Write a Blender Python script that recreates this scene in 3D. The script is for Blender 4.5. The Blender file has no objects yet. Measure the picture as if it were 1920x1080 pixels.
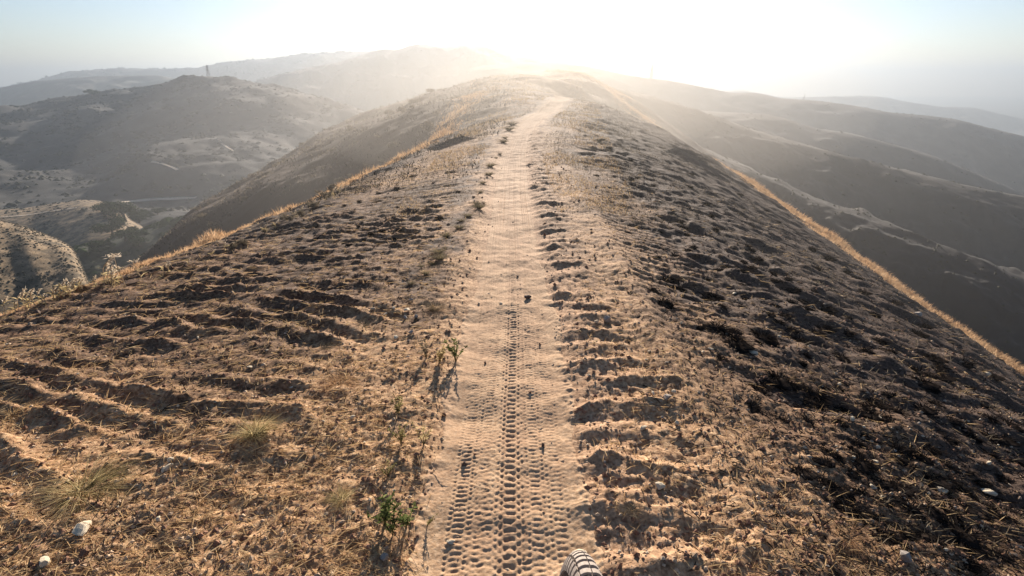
import bpy, math, random
import numpy as np
from mathutils import Vector
R = math.radians
rng = np.random.default_rng(7)
random.seed(7)
S = bpy.context.scene
COL = S.collection

# ------------------------------------------------------------------ camera
CAM_H = 1.15
F = 1000.0                      # focal length in pixels of the 1920 wide frame
PITCH = R(21.3)
cam_data = bpy.data.cameras.new('camera')
cam_data.sensor_width = 36.0
cam_data.lens = 36.0 * F / 1920.0
cam_data.clip_start = 0.05
cam_data.clip_end = 20000
cam = bpy.data.objects.new('camera', cam_data)
COL.objects.link(cam)
cam.location = (0, 0, CAM_H)
cam.rotation_euler = (R(90) - PITCH, 0, 0)
S.camera = cam

# ------------------------------------------------------------------ world, sun, exposure
SUN_EL, SUN_AZ = 17.0, 3.0        # degrees; azimuth to the right of the trail (+Y)
world = bpy.data.worlds.new('World')
S.world = world
world.use_nodes = True
wn = world.node_tree.nodes
sky = wn.new('ShaderNodeTexSky')
sky.sky_type = 'NISHITA'
sky.sun_disc = False
sky.sun_elevation = R(SUN_EL)
sky.sun_rotation = R(SUN_AZ)
sky.altitude = 300
sky.air_density = 1.0
sky.dust_density = 0.4
sky.ozone_density = 3.5
wn['Background'].inputs['Strength'].default_value = 0.05
tint = wn.new('ShaderNodeMix'); tint.data_type = 'RGBA'; tint.blend_type = 'MULTIPLY'; tint.inputs[0].default_value = 1
tint.inputs[7].default_value = (1.07, .965, .945, 1)
world.node_tree.links.new(sky.outputs[0], tint.inputs[6])
world.node_tree.links.new(tint.outputs[2], wn['Background'].inputs['Color'])
sun_data = bpy.data.lights.new('sun', 'SUN')
sun_data.energy = 5.0
sun_data.angle = R(0.6)
sun_data.color = (1.0, 0.88, 0.75)
sun = bpy.data.objects.new('sun', sun_data)
COL.objects.link(sun)
to_sun = Vector((math.sin(R(SUN_AZ)) * math.cos(R(SUN_EL)), math.cos(R(SUN_AZ)) * math.cos(R(SUN_EL)), math.sin(R(SUN_EL))))
sun.rotation_euler = to_sun.to_track_quat('Z', 'Y').to_euler()
S.view_settings.view_transform = 'Standard'
S.view_settings.look = 'None'
S.view_settings.gamma = 1
S.view_settings.use_curve_mapping = False
S.view_settings.exposure = 1.46
HAZE = 0.00042
S.cycles.volume_bounces = 1
S.cycles.max_bounces = 6
S.cycles.diffuse_bounces = 3
S.cycles.transmission_bounces = 4

# ------------------------------------------------------------------ helpers
def tag(o, label=None, cat=None, group=None, kind=None):
    if label: o['label'] = label
    if cat: o['category'] = cat
    if group: o['group'] = group
    if kind: o['kind'] = kind
    return o

def mesh_np(name, V, Q=None, T=None, smooth=True):
    """mesh from numpy arrays: V (n,3), Q quads (m,4), T triangles (k,3)"""
    me = bpy.data.meshes.new(name)
    V = np.asarray(V, np.float32)
    parts = []; sizes = []
    if Q is not None and len(Q): parts.append(np.asarray(Q, np.int32).ravel()); sizes.append(np.full(len(Q), 4, np.int32))
    if T is not None and len(T): parts.append(np.asarray(T, np.int32).ravel()); sizes.append(np.full(len(T), 3, np.int32))
    loops = np.concatenate(parts); sizes = np.concatenate(sizes)
    me.vertices.add(len(V)); me.vertices.foreach_set('co', V.ravel())
    me.loops.add(len(loops)); me.loops.foreach_set('vertex_index', loops)
    me.polygons.add(len(sizes))
    starts = np.concatenate([[0], np.cumsum(sizes)[:-1]]).astype(np.int32)
    me.polygons.foreach_set('loop_start', starts)
    me.polygons.foreach_set('loop_total', sizes)
    me.polygons.foreach_set('use_smooth', np.full(len(sizes), smooth, bool))
    me.update(calc_edges=True)
    return me

def link(name, me, mat=None, parent=None):
    if mat is not None and not me.materials: me.materials.append(mat)
    o = bpy.data.objects.new(name, me)
    COL.objects.link(o)
    if parent: o.parent = parent
    return o

def grid_quads(nr, nc):
    i = np.arange(nr - 1)[:, None] * nc + np.arange(nc - 1)[None, :]
    return np.stack([i, i + 1, i + nc + 1, i + nc], -1).reshape(-1, 4)

def fattr(me, name, vals):
    a = me.attributes.new(name, 'FLOAT', 'POINT')
    a.data.foreach_set('value', np.asarray(vals, np.float32).ravel())

# gradient noise in numpy
_perm = rng.permutation(4096).astype(np.int32)
_ang = rng.random(4096) * 2 * np.pi
_gx, _gy = np.cos(_ang), np.sin(_ang)
def noise(x, y, seed=0):
    x = np.asarray(x, float) + seed * 17.31; y = np.asarray(y, float) + seed * 9.77
    xi = np.floor(x).astype(np.int64); yi = np.floor(y).astype(np.int64)
    xf = x - xi; yf = y - yi
    u = xf * xf * xf * (xf * (xf * 6 - 15) + 10); v = yf * yf * yf * (yf * (yf * 6 - 15) + 10)
    def g(a, b, dx, dy):
        h = _perm[(_perm[a & 4095] + b) & 4095]
        return _gx[h] * dx + _gy[h] * dy
    n00 = g(xi, yi, xf, yf); n10 = g(xi + 1, yi, xf - 1, yf)
    n01 = g(xi, yi + 1, xf, yf - 1); n11 = g(xi + 1, yi + 1, xf - 1, yf - 1)
    a = n00 + u * (n10 - n00); b = n01 + u * (n11 - n01)
    return (a + v * (b - a)) * 1.5
def fbm(x, y, octs=4, seed=0, gain=0.5):
    s = 0; a = 1.0
    for k in range(octs):
        s = s + a * noise(x * 2 ** k, y * 2 ** k, seed + k * 3); a *= gain
    return s
def sstep(a, b, x):
    t = np.clip((x - a) / (b - a), 0, 1); return t * t * (3 - 2 * t)
def band(a, b, x, e):
    return sstep(a - e, a + e, x) * (1 - sstep(b - e, b + e, x))

def ray(px, py):
    """direction of the photograph's pixel, scaled to unit horizontal forward (y) part"""
    r = (px - 960) / F; u = (540 - py) / F
    fy = math.cos(PITCH) + u * math.sin(PITCH); fz = -math.sin(PITCH) + u * math.cos(PITCH)
    return r / fy, fz / fy
def at(px, py, d):
    """point seen at that pixel at forward distance d"""
    a, b = ray(px, py)
    return (a * d, d, CAM_H + b * d)

# ------------------------------------------------------------------ materials
def new_mat(name):
    m = bpy.data.materials.new(name); m.use_nodes = True
    nt = m.node_tree; b = nt.nodes['Principled BSDF']
    b.inputs['Specular IOR Level'].default_value = 0.15
    b.inputs['Roughness'].default_value = 0.9
    return m, nt, b
class NB:
    def __init__(s, nt): s.nt = nt
    def n(s, t, **k):
        x = s.nt.nodes.new(t)
        for a, v in k.items(): setattr(x, a, v)
        return x
    def l(s, a, b): s.nt.links.new(a, b)
    def noise(s, scale, detail=4, rough=0.6, vec=None, dist=0.0):
        x = s.n('ShaderNodeTexNoise'); x.inputs['Scale'].default_value = scale
        x.inputs['Detail'].default_value = detail; x.inputs['Roughness'].default_value = rough
        x.inputs['Distortion'].default_value = dist
        if vec is not None: s.l(vec, x.inputs['Vector'])
        return x.outputs['Fac']
    def ramp(s, fac, stops):
        x = s.n('ShaderNodeValToRGB'); e = x.color_ramp.elements
        while len(e) < len(stops): e.new(0.5)
        for k, (p, c) in enumerate(stops):
            e[k].position = p
            e[k].color = (*c, 1) if isinstance(c, tuple) else (c, c, c, 1)
        s.l(fac, x.inputs[0]); return x.outputs[0]
    def mix(s, fac, a, b, mode='MIX'):
        x = s.n('ShaderNodeMix', data_type='RGBA', blend_type=mode)
        for sock, v in ((0, fac), (6, a), (7, b)):
            if hasattr(v, 'is_linked') or hasattr(v, 'links'): s.l(v, x.inputs[sock])
            else: x.inputs[sock].default_value = v if sock == 0 else (*v, 1)
        return x.outputs[2]
    def math(s, op, a, b=0.0):
        x = s.n('ShaderNodeMath', operation=op)
        for k, v in enumerate((a, b)):
            if hasattr(v, 'links'): s.l(v, x.inputs[k])
            else: x.inputs[k].default_value = v
        return x.outputs[0]
    def attr(s, name):
        x = s.n('ShaderNodeAttribute', attribute_name=name); return x.outputs['Fac']
    def pos(s):
        return s.n('ShaderNodeNewGeometry').outputs['Position']
    def bump(s, h, strength, dist, bsdf, prev=None):
        x = s.n('ShaderNodeBump'); x.inputs['Strength'].default_value = strength
        x.inputs['Distance'].default_value = dist
        s.l(h, x.inputs['Height']); s.l(x.outputs[0], bsdf.inputs['Normal']); return x

def soil_material():
    m, nt, b = new_mat('ridge_soil'); q = NB(nt); P = q.pos()
    fine = q.noise(55, 6, 0.7, P); mid = q.noise(9, 5, 0.65, P); tiny = q.noise(240, 4, 0.7, P)
    sandy = q.ramp(fine, [(0.34, (0.20, 0.112, 0.06)), (0.5, (0.44, 0.265, 0.15)), (0.66, (0.68, 0.45, 0.275))])
    litter = q.ramp(fine, [(0.34, (0.17, 0.085, 0.042)), (0.49, (0.41, 0.24, 0.125)), (0.64, (0.68, 0.46, 0.26))])
    col = q.mix(q.attr('litter'), sandy, litter)
    ash = q.ramp(q.math('ADD', q.math('MULTIPLY', fine, 0.6), q.math('MULTIPLY', tiny, 0.4)),
                 [(0.35, (0.034, 0.022, 0.016)), (0.55, (0.105, 0.068, 0.048)), (0.72, (0.30, 0.195, 0.13))])
    # burn amount broken up by noise
    bf = q.math('ADD', q.attr('burn_shade'), q.math('MULTIPLY', q.math('SUBTRACT', mid, 0.5), 1.5))
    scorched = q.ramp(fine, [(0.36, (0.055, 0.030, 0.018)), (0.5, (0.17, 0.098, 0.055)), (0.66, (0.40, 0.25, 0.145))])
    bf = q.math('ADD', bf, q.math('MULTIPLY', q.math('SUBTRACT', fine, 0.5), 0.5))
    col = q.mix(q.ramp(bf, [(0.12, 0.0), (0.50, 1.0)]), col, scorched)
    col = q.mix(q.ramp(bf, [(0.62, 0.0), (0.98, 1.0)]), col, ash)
    q.l(col, b.inputs['Base Color'])
    h = q.math('ADD', q.math('MULTIPLY', fine, 0.6), q.math('MULTIPLY', tiny, 0.25))
    q.bump(h, 0.7, 0.009, b)
    return m
MAT_SOIL = soil_material()

def trail_material():
    m, nt, b = new_mat('trail_dust'); q = NB(nt); P = q.pos()
    fine = q.noise(90, 5, 0.7, P); mid = q.noise(6, 4, 0.6, P)
    c = q.ramp(fine, [(0.34, (0.38, 0.225, 0.122)), (0.5, (0.51, 0.335, 0.195)), (0.66, (0.64, 0.45, 0.285))])
    c = q.mix(q.ramp(mid, [(0.4, 0.0), (0.65, 0.5)]), c, (0.46, 0.28, 0.165))
    c = q.mix(q.math('MULTIPLY', q.attr('packed_shade'), .55), c, (0.30, 0.175, 0.10))  # darker where soil is packed and print shade is painted in
    q.l(c, b.inputs['Base Color'])
    q.bump(q.noise(260, 4, 0.7, P), 0.4, 0.004, b)
    return m
MAT_TRAIL = trail_material()

def leaf_material(name, stops, trans=0.5, scale=18.0):
    """thin dry or green blades: they let the low sun shine through"""
    m = bpy.data.materials.new(name); m.use_nodes = True; nt = m.node_tree; nt.nodes.clear(); q = NB(nt)
    c = q.ramp(q.noise(scale, 3, 0.6, q.pos()), stops)
    d = q.n('ShaderNodeBsdfDiffuse'); t = q.n('ShaderNodeBsdfTranslucent'); mx = q.n('ShaderNodeMixShader')
    q.l(c, d.inputs[0]); q.l(c, t.inputs[0]); mx.inputs[0].default_value = trans
    q.l(d.outputs[0], mx.inputs[1]); q.l(t.outputs[0], mx.inputs[2])
    o = q.n('ShaderNodeOutputMaterial'); q.l(mx.outputs[0], o.inputs[0])
    return m
MAT_STRAW = leaf_material('straw', [(0.3, (0.30, 0.18, 0.09)), (0.5, (0.52, 0.36, 0.19)), (0.7, (0.72, 0.56, 0.34))], 0.35, 30)
MAT_DRYGRASS = leaf_material('dry_grass', [(0.3, (0.36, 0.21, 0.11)), (0.55, (0.56, 0.37, 0.215)), (0.8, (0.72, 0.54, 0.35))], 0.55, 6)
MAT_PALEGRASS = leaf_material('pale_grass', [(0.3, (0.34, 0.26, 0.13)), (0.6, (0.55, 0.44, 0.24)), (0.8, (0.70, 0.58, 0.36))], 0.5, 14)
MAT_SEED = leaf_material('seed_heads', [(0.3, (0.45, 0.36, 0.26)), (0.6, (0.66, 0.56, 0.43)), (0.8, (0.8, 0.72, 0.58))], 0.5, 20)
MAT_GREEN = leaf_material('green_leaf', [(0.3, (0.06, 0.085, 0.03)), (0.55, (0.14, 0.165, 0.06)), (0.8, (0.28, 0.27, 0.12))], 0.45, 40)
MAT_SCRUB = leaf_material('grey_scrub', [(0.3, (0.10, 0.085, 0.06)), (0.6, (0.22, 0.18, 0.13)), (0.8, (0.36, 0.30, 0.22))], 0.4, 12)
MAT_CHAR = leaf_material('charred_stalk', [(0.35, (0.012, 0.010, 0.009)), (0.6, (0.035, 0.027, 0.022)), (0.8, (0.10, 0.07, 0.05))], 0.1, 30)
MAT_CROWN = leaf_material('oak_leaf', [(0.35, (0.014, 0.026, 0.009)), (0.6, (0.034, 0.054, 0.018)), (0.8, (0.07, 0.085, 0.035))], 0.12, 0.6)

def simple(name, a, b_, scale, bump=0.0, dist=0.01, rough=0.9):
    m, nt, b = new_mat(name); q = NB(nt)
    tc = q.n('ShaderNodeTexCoord').outputs['Object']
    f = q.noise(scale, 5, 0.65, tc)
    q.l(q.ramp(f, [(0.35, a), (0.65, b_)]), b.inputs['Base Color'])
    b.inputs['Roughness'].default_value = rough
    if bump: q.bump(f, bump, dist, b)
    return m
MAT_STONE = simple('pale_stone', (0.50, 0.40, 0.28), (0.78, 0.67, 0.49), 26, 0.6, 0.004)
MAT_GREYSTONE = simple('grey_stone', (0.24, 0.20, 0.17), (0.46, 0.41, 0.36), 30, 0.7, 0.004)
MAT_DARKSTONE = simple('dark_stone', (0.07, 0.05, 0.045), (0.19, 0.14, 0.11), 30, 0.7, 0.004)
MAT_REDSTONE = simple('brown_clod', (0.15, 0.075, 0.045), (0.30, 0.17, 0.11), 40, 0.7, 0.004)
MAT_PEBBLE = simple('pebble', (0.22, 0.14, 0.09), (0.62, 0.47, 0.32), 14)
MAT_STEEL = simple('galvanised_steel', (0.16, 0.16, 0.165), (0.24, 0.24, 0.25), 3)
MAT_BARK = simple('bark', (0.05, 0.038, 0.028), (0.12, 0.09, 0.065), 2)

# ------------------------------------------------------------------ the ridge: height function
def trail_x(y):
    return np.interp(y, [-5, 0, 1.2, 3.2, 6, 9, 13, 18, 26, 34, 46, 62, 90],
                        [-.02, -.02, -.02, 0.0, -.01, 0.02, .28, .95, 2.3, 3.0, 2.6, 2.0, 1.0])
def crest_z(y):
    return np.interp(y, [-20, 0, 5, 9, 14, 20, 28, 40, 52, 62, 75, 100, 150],
                        [-.6, 0, 0, .03, .16, .24, .38, .75, 1.2, 1.45, .7, -3.5, -22])
def ridge_axis(y):
    return np.interp(y, [-20, 0, 8, 20, 60, 100], [0, 0, .3, 1.0, 2.0, 1.0])
def smoothed(fn, y):
    w = 0.06 * np.abs(y) + .3
    return (fn(y - w) + 2 * fn(y) + fn(y + w)) / 4
def base_z(x, y):
    s = x - smoothed(ridge_axis, y)
    wr = np.interp(y, [-20, 0, 5, 12, 25, 40, 60, 90], [3.6, 4.0, 4.7, 5.2, 7.0, 9.4, 13, 16])
    wl = np.interp(y, [-20, 0, 4, 9, 18, 30, 60, 90], [3.4, 3.4, 3.2, 3.6, 7.0, 13, 22, 24])
    kr, kl = 0.78, np.interp(y, [0, 3, 8, 20, 60], [.62, .62, .74, .70, .68])
    w = np.where(s > 0, wr, wl); k = np.where(s > 0, kr, kl)
    drop = k * (np.sqrt(s * s + w * w) - w)
    # near the camera the left side is a gently tilted bench that breaks off into the burnt flank
    a = np.clip(-s, 0, None)
    edge = 3.75 + .25 * noise(0 * x, y * .35, 3) + .10 * noise(0 * x, y * 1.3, 4)
    v = np.interp(y, [-10, 0, 3.4, 6.4, 12, 24], [.05, .12, .34, .62, .90, 1.3])
    bench = v * np.minimum(a / 3.75, 1.5) ** 1.7 + .85 * .16 * np.logaddexp(0, np.clip((a - edge) / .16, -50, 600))
    f = 1 - sstep(11, 28, y)
    drop = np.where(s < 0, f * bench + (1 - f) * drop, drop)
    z = smoothed(crest_z, y) - drop
    # rolling unevenness that grows away from the trail
    far = sstep(3, 25, np.hypot(x, y * .6))
    z = z + far * (fbm(x * .05, y * .05, 3, 5) * 1.2 + fbm(x * .25, y * .2, 3, 6) * .22)
    return z

def detail_z(x, y):
    """clods, dozer-track ripples and lumps"""
    tx = smoothed(trail_x, y); s = x - tx
    lod = lambda size: 1 - sstep(120 * size, 260 * size, np.abs(y))       # fade what is too fine far away
    wob = fbm(x * 1.7, y * 1.7, 3, 11)
    z = .012 * wob + .006 * fbm(x * 6, y * 6, 3, 12) * lod(.1)
    near = lod(.06)
    rough = 1 - .93 * band(-.25, .24, s, .06)
    z += near * rough * (.0062 * fbm(x * 24, y * 24, 2, 13) + .0045 * noise(x * 62, y * 62, 14))
    # right-hand dozer track: pitch 17 cm
    ph = (y + .075 * noise(x * 2.4, y * 1.7, 21) + .02 * noise(x * 9, y * 8, 30) - .10 * np.clip(s - .3, 0, 1) ** 1.0) / .172
    idx = np.floor(ph)
    amp = .55 + .9 * (np.abs(np.sin(idx * 12.9898) * 43758.5) % 1)
    rip = (.5 + .5 * np.cos(2 * np.pi * (ph - np.floor(ph)))) ** 1.6
    m = band(.24 + .07 * noise(0 * x, y * 4, 22), .50 + .16 * (1 - sstep(1.2, 3.5, y)) + .13 * noise(0 * x, y * 3.5, 23), s, .07)
    brk = .45 + .75 * sstep(-.3, .3, noise(x * 3.2, y * 4.5, 24))
    z += m * (rip * .0150 * amp * brk * (1 + .45 * noise(x * 7, y * 6, 28)) - .006 + .006 * fbm(x * 11, y * 15, 3, 29)) * (1 - sstep(9, 18, y))
    # fine second set further right
    ph2 = (y * 1.0 + .3 * s + .04 * noise(x * 3, y * 3, 26)) / .11
    z += band(.8, 1.35, s, .12) * band(2.4, 7, y, .5) * .011 * (.5 + .5 * np.cos(2 * np.pi * ph2))
    # berm at the outside of the right track
    z += .03 * np.exp(-((s - .74 - .05 * noise(0 * x, y * 2, 27)) / .09) ** 2) * (1 - sstep(8, 16, y))
    # left-hand dozer track: long oblique gouges
    ph3 = (y + .42 * (x + 1.0) + .16 * noise(x * 1.1, y * 1.4, 31) + .05 * noise(x * 4, y * 5, 32) + .018 * noise(x * 12, y * 12, 35)) / .172
    i3 = np.floor(ph3); a3 = .35 + 1.0 * (np.abs(np.sin(i3 * 78.233) * 43758.5) % 1)
    f3 = ph3 - i3
    r3 = (.5 + .5 * np.cos(2 * np.pi * f3)) ** 1.4
    m3 = band(-3.4, -.72 + .15 * noise(0 * x, y * 1.5, 33), x, .22) * band(1.35, 5.6, y, .5)
    b3 = .30 + .70 * sstep(-.42, .25, noise(x * 1.5, y * 2.4, 34))
    z += m3 * (.030 * r3 * a3 * b3 * (1 + .5 * noise(x * 8, y * 8, 38)) - .014 + .010 * fbm(x * 9, y * 13, 3, 39))
    # left ripples beyond, pitch 17 cm
    ph4 = (y - .12 * s + .06 * noise(x * 2, y * 2, 36)) / .18
    m4 = band(-1.75, -.62, s, .14) * band(4.0, 14, y, .8)
    z += m4 * .014 * (.5 + .5 * np.cos(2 * np.pi * ph4)) * (.4 + .6 * sstep(-.3, .3, noise(x * 2, y * 3, 37)))
    # lumpy burnt slopes left and right: stepped tussock mounds
    out = sstep(.95, 1.6, s) + sstep(1.6, 2.6, -s) * sstep(3.5, 6, y)
    l1 = noise(x * 3.0 + .4 * noise(x * 2, y * 2, 41), y * 5.0, 42)
    l2 = noise(x * 1.3, y * 2.0, 43)
    z += out * (.040 * np.maximum(l1, -.1) * lod(.25) + .048 * np.maximum(l2, -.15) * lod(.6))
    l3 = noise(x * 7, y * 10, 44)
    z += out * .022 * np.maximum(l3, -.1) * lod(.09)
    # far bigger lumps
    z += sstep(6, 16, y) * sstep(.8, 2, np.abs(s)) * .10 * np.maximum(noise(x * .8, y * .8, 45), -.1)
    # dozer push-mound on the left shoulder and trail hollow
    z -= .035 * band(-.26, .25, s, .09) * (1 - sstep(20, 45, y))
    return z

def hz(x, y):
    x = np.asarray(x, float); y = np.asarray(y, float)
    return base_z(x, y) + detail_z(x, y) - .030 * char_streaks(x, y)

def ground_at(px, py):
    """where the photograph's pixel ray meets the ridge"""
    a, b = ray(px, py)
    d = np.exp(np.linspace(math.log(.6), math.log(140), 2600))
    gap = (CAM_H + b * d) - hz(a * d, d)
    i = np.argmax(gap < 0)
    if gap[i] >= 0: i = len(d) - 1
    t = d[i]; return float(a * t), float(t), float(hz(a * t, t))

def char_streaks(x, y):
    """black burnt streaks running obliquely down the right slope"""
    a, b = (x - y) * .7071, (x + y) * .7071
    s = x - smoothed(trail_x, y)
    n = noise(a * .95 + .35 * noise(x * 2, y * 2, 46), b * 3.1 + .25 * noise(x * 3, y * 3, 47), 48) + .30 * noise(x * 5, y * 5, 49)
    return sstep(.22, .48, n) * sstep(.75, 1.3, s)

# graded grid: fine near the trail and the camera
ys = [-6.0]
while ys[-1] < 150: ys.append(ys[-1] + max(.0065 if ys[-1] > .5 else .05, .0052 * ys[-1]))
ys = np.array(ys)
xp = [0.0]
while xp[-1] < 130: xp.append(xp[-1] + max(.011, .0135 * xp[-1]))
xp = np.array(xp); xs = np.concatenate([-xp[:0:-1], xp])
X, Y = np.meshgrid(xs, ys)
# columns fan out a little with distance, so the far ridge is not wasted on the trail
X = X * (1 + np.clip(Y, 0, 40) * .012)
Zb = base_z(X, Y)
CS = char_streaks(X, Y)
Z = Zb + detail_z(X, Y) - .030 * CS
SX = X - smoothed(trail_x, Y)
# sink under the separate trail sheet
TRAIL_END = 24.0
half = .195 - .062 * sstep(1.8, 4.5, Y) + .0042 * np.clip(Y, 0, 24) + .03 * noise(0 * X, Y * 2.3, 51)
Zg = Z - .030 * band(-half, half, SX, .03) * (1 - sstep(TRAIL_END - 3, TRAIL_END - 1, Y)) * sstep(-5.9, -5.5, Y)
me = mesh_np('ridge_ground', np.stack([X, Y, Zg], -1).reshape(-1, 3), grid_quads(len(ys), X.shape[1]))
# burn: charred soil, plus shade painted along the weed strip; litter: straw-coloured ground
nb = fbm(X * .5, Y * .35, 3, 61); nb2 = fbm(X * 1.6, Y * 1.2, 3, 62)
burn_shade = .74 * sstep(.55, 1.9, SX + .22 * nb2 + .10 * nb - .02 * Y) + .16 * sstep(.55, .9, SX) \
     + .55 * sstep(3.2, 5.5, SX) \
     + 1.0 * sstep(1.5, 3.2, -SX + .4 * nb) * sstep(4.0, 7, Y) + .75 * sstep(4.2, 6.0, -SX + .3 * nb2) \
     + .50 * band(-3.4, -.80, SX, .3) * band(1.6, 7, Y, .8) + .18 * nb2
burn_shade = burn_shade * (1 - .30 * sstep(12, 40, Y))
burn_shade = np.maximum(burn_shade, sstep(9, 18, Y) * (.42 + .30 * nb2 + .12 * nb) * sstep(.3, .7, np.abs(SX)))
burn_shade = burn_shade + .75 * CS * (1 - .5 * sstep(15, 35, Y))
burn_shade = burn_shade + .55 * band(-.66, -.38, SX + .08 * nb2 + .02 * np.clip(Y - 5, 0, 9), .07) * band(2.7, 13, Y, .6) * sstep(-.35, .15, fbm(X * 2.4, Y * 1.6, 3, 63)) + .12 * sstep(1.0, 1.8, SX) * (1 - sstep(2, 4, Y))  # shade of the left weed line painted into the soil, then lower-right char
burn_shade = burn_shade + .22 * sstep(.22, .42, np.abs(SX + .04 * nb2)) * sstep(1.6, 3.5, Y)
lit = band(-6, -.22, SX + .06 * nb2, .12) * (1 - .5 * sstep(4, 7, Y)) + .9 * sstep(.3, .6, SX) + .6 * sstep(7, 14, Y)
fattr(me, 'burn_shade', burn_shade); fattr(me, 'litter', np.clip(lit, 0, 1))
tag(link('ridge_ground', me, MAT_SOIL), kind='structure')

# ------------------------------------------------------------------ the trail with its tyre prints
ty = [-1.0]
while ty[-1] < TRAIL_END: ty.append(ty[-1] + max(.0036 if ty[-1] > .7 else .02, .0028 * ty[-1]))
ty = np.array(ty); tu = np.linspace(-1, 1, 190)
U, TY = np.meshgrid(tu, ty)
half_w = .31 - .075 * sstep(1.8, 4.5, TY) + .0045 * np.clip(TY, 0, 24)
TS = U * half_w; TX = TS + smoothed(trail_x, TY)
tz = base_z(TX, TY) + detail_z(TX, TY)
def tread(s, y, x0, pitch, phase, depth, width=1.0, knob=0.0):
    """print of a knobbly tyre: centre bars with shoulder lugs in between"""
    c = (s - x0) / width
    v = (y + 1.4 * np.abs(c) ** 1.5 * .25 + .0035 * noise(s * 40, y * 40, 70)) / pitch + phase
    def bar(vv, w): 
        f = np.abs(((vv) % 1) - .5); return 1 - sstep(w - .09, w + .09, f)
    ce = band(-.0165, .0165, c, .0035) * bar(v, .20)
    sh = (band(.0215, .031, np.abs(c), .003)) * bar(v + .5, .21)
    ou = (band(.0345, .043, np.abs(c), .003)) * bar(v * 1.0 + .1, .20) * knob
    groove = band(-.036, .036, c, .006) * .25
    return -depth * (ce + sh + ou + groove) * (.75 + .6 * noise(s * 60, y * 25, 69))
warp = .004 * noise(TY * .9, TS * 0, 71)
amp = lambda sd, lo=.72: lo + (1 - lo) * sstep(-.25, .3, noise(TY * 1.1, TS * 6, sd))
fade = 1 - .35 * sstep(2.4, 3.6, TY) - .65 * sstep(3.2, 5.5, TY)
prints = np.minimum.reduce([
    tread(TS, TY, .012 + warp, .0285, .0, .0052, 1.0, .8) * amp(72, .75),
    tread(TS, TY, -.085 + warp + .012 * np.sin(TY * .8), .0195, .3, 00.0027, .95) * amp(73),
    tread(TS, TY, .085 + .010 * np.cos(TY * .7), .0205, .6, 0.0039, .95) * amp(74),
    tread(TS, TY, -.155 + .02 * np.sin(TY * .5 + 1), .0185, .15, 0.0036, 1.0) * amp(75, .5),
    tread(TS, TY, .150 + .018 * np.sin(TY * .6 + 2), .0195, .45, 0.0036, 1.0) * amp(76, .5),
    tread(TS, TY, .045 + .02 * np.sin(TY * .45), .0225, .8, 0.0027, .9) * amp(77, .5),
    tread(TS, TY, -.045 + .018 * np.sin(TY * .5 + 3), .0235, .2, 0.0027, .9) * amp(78, .5)])
# far away the prints become lengthwise grooves
grooves = -.008 * np.maximum(0, noise(TS * 45, TY * .25, 79)) - .006 * np.maximum(0, noise(TS * 110, TY * .3, 80))
tz = tz + prints * fade + grooves * sstep(2.2, 5, TY) + .0010 * noise(TX * 130, TY * 130, 81) * fade + .0007 * fbm(TX * 40, TY * 40, 2, 82) * fade
tz = tz + .004 - .045 * sstep(.74, 1.0, np.abs(U) + .10 * noise(TS * 0, TY * 3, 83) + .05 * noise(TX * 12, TY * 12, 84))
tz = tz - .05 * sstep(TRAIL_END - 3, TRAIL_END, TY)
track = 0  # packed soil tone plus averaged print shade, painted along the tyre tracks
for x0_, a_ in ((.012, 1.0), (-.085, .6), (.085, .5), (-.155, .45), (.15, .4)):
    dd = TS - x0_ - .012 * np.sin(TY * .6 + x0_ * 30)
    track = np.maximum(track, a_ * (band(-.040, .040, dd, .006) * .55 + .45 * np.maximum(band(-.042, -.030, dd, .004), band(.030, .042, dd, .004))) * (.6 + .4 * sstep(-.2, .3, noise(TY * .8, TS * 3, 85))))
tm = mesh_np('dirt_trail', np.stack([TX, TY, tz], -1).reshape(-1, 3), grid_quads(len(ty), len(tu)))
fattr(tm, 'packed_shade', track)
tag(link('dirt_trail', tm, MAT_TRAIL), kind='structure')
trail_far = None

# ------------------------------------------------------------------ hills
def hill_material(name, stops, scale, patch=None, patch_at=.55, bump=3.0):
    m, nt, b = new_mat(name); q = NB(nt); P = q.pos()
    f = q.noise(scale, 7, 0.62, P)
    c = q.ramp(f, stops)
    if patch:
        g = q.noise(scale * .35, 5, 0.6, P, 1.0)
        c = q.mix(q.ramp(g, [(patch_at, 0.0), (patch_at + .10, 1.0)]), c, patch)
    q.l(c, b.inputs['Base Color'])
    q.bump(f, 0.7, bump, b)
    return m
HM_BURNT = hill_material('burnt_hillside', [(0.35, (0.024, 0.022, 0.022)), (0.55, (0.042, 0.037, 0.034)), (0.75, (0.08, 0.066, 0.055))], .03, bump=1.0)
HM_MIX = hill_material('half_burnt_hillside', [(0.35, (0.026, 0.027, 0.027)), (0.55, (0.052, 0.049, 0.044)), (0.75, (0.11, 0.095, 0.08))], .02, (0.20, 0.15, 0.105), .67, bump=2.0)
HM_FAR = hill_material('far_hillside', [(0.35, (0.05, 0.052, 0.045)), (0.6, (0.09, 0.085, 0.07)), (0.8, (0.15, 0.13, 0.10))], .006, bump=6.0)
HM_GOLD = hill_material('dry_meadow', [(0.38, (0.070, 0.056, 0.036)), (0.5, (0.17, 0.122, 0.072)), (0.62, (0.29, 0.205, 0.12))], .30, (0.10, 0.085, 0.055), .62, bump=.4)

def resample(pts, n):
    p = np.array(pts, float)
    x = np.linspace(p[0, 0], p[-1, 0], n)
    # smooth interpolation (Catmull-Rom on a monotone x)
    y = np.interp(x, p[:, 0], p[:, 1]); d = np.interp(x, p[:, 0], p[:, 2])
    k = max(3, n // 60) | 1; ker = np.hanning(k + 2)[1:-1]; ker /= ker.sum()
    def sm(a): return np.convolve(np.pad(a, k // 2, mode='reflect', reflect_type='odd'), ker, 'valid')
    return x, sm(y), sm(d)

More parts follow.
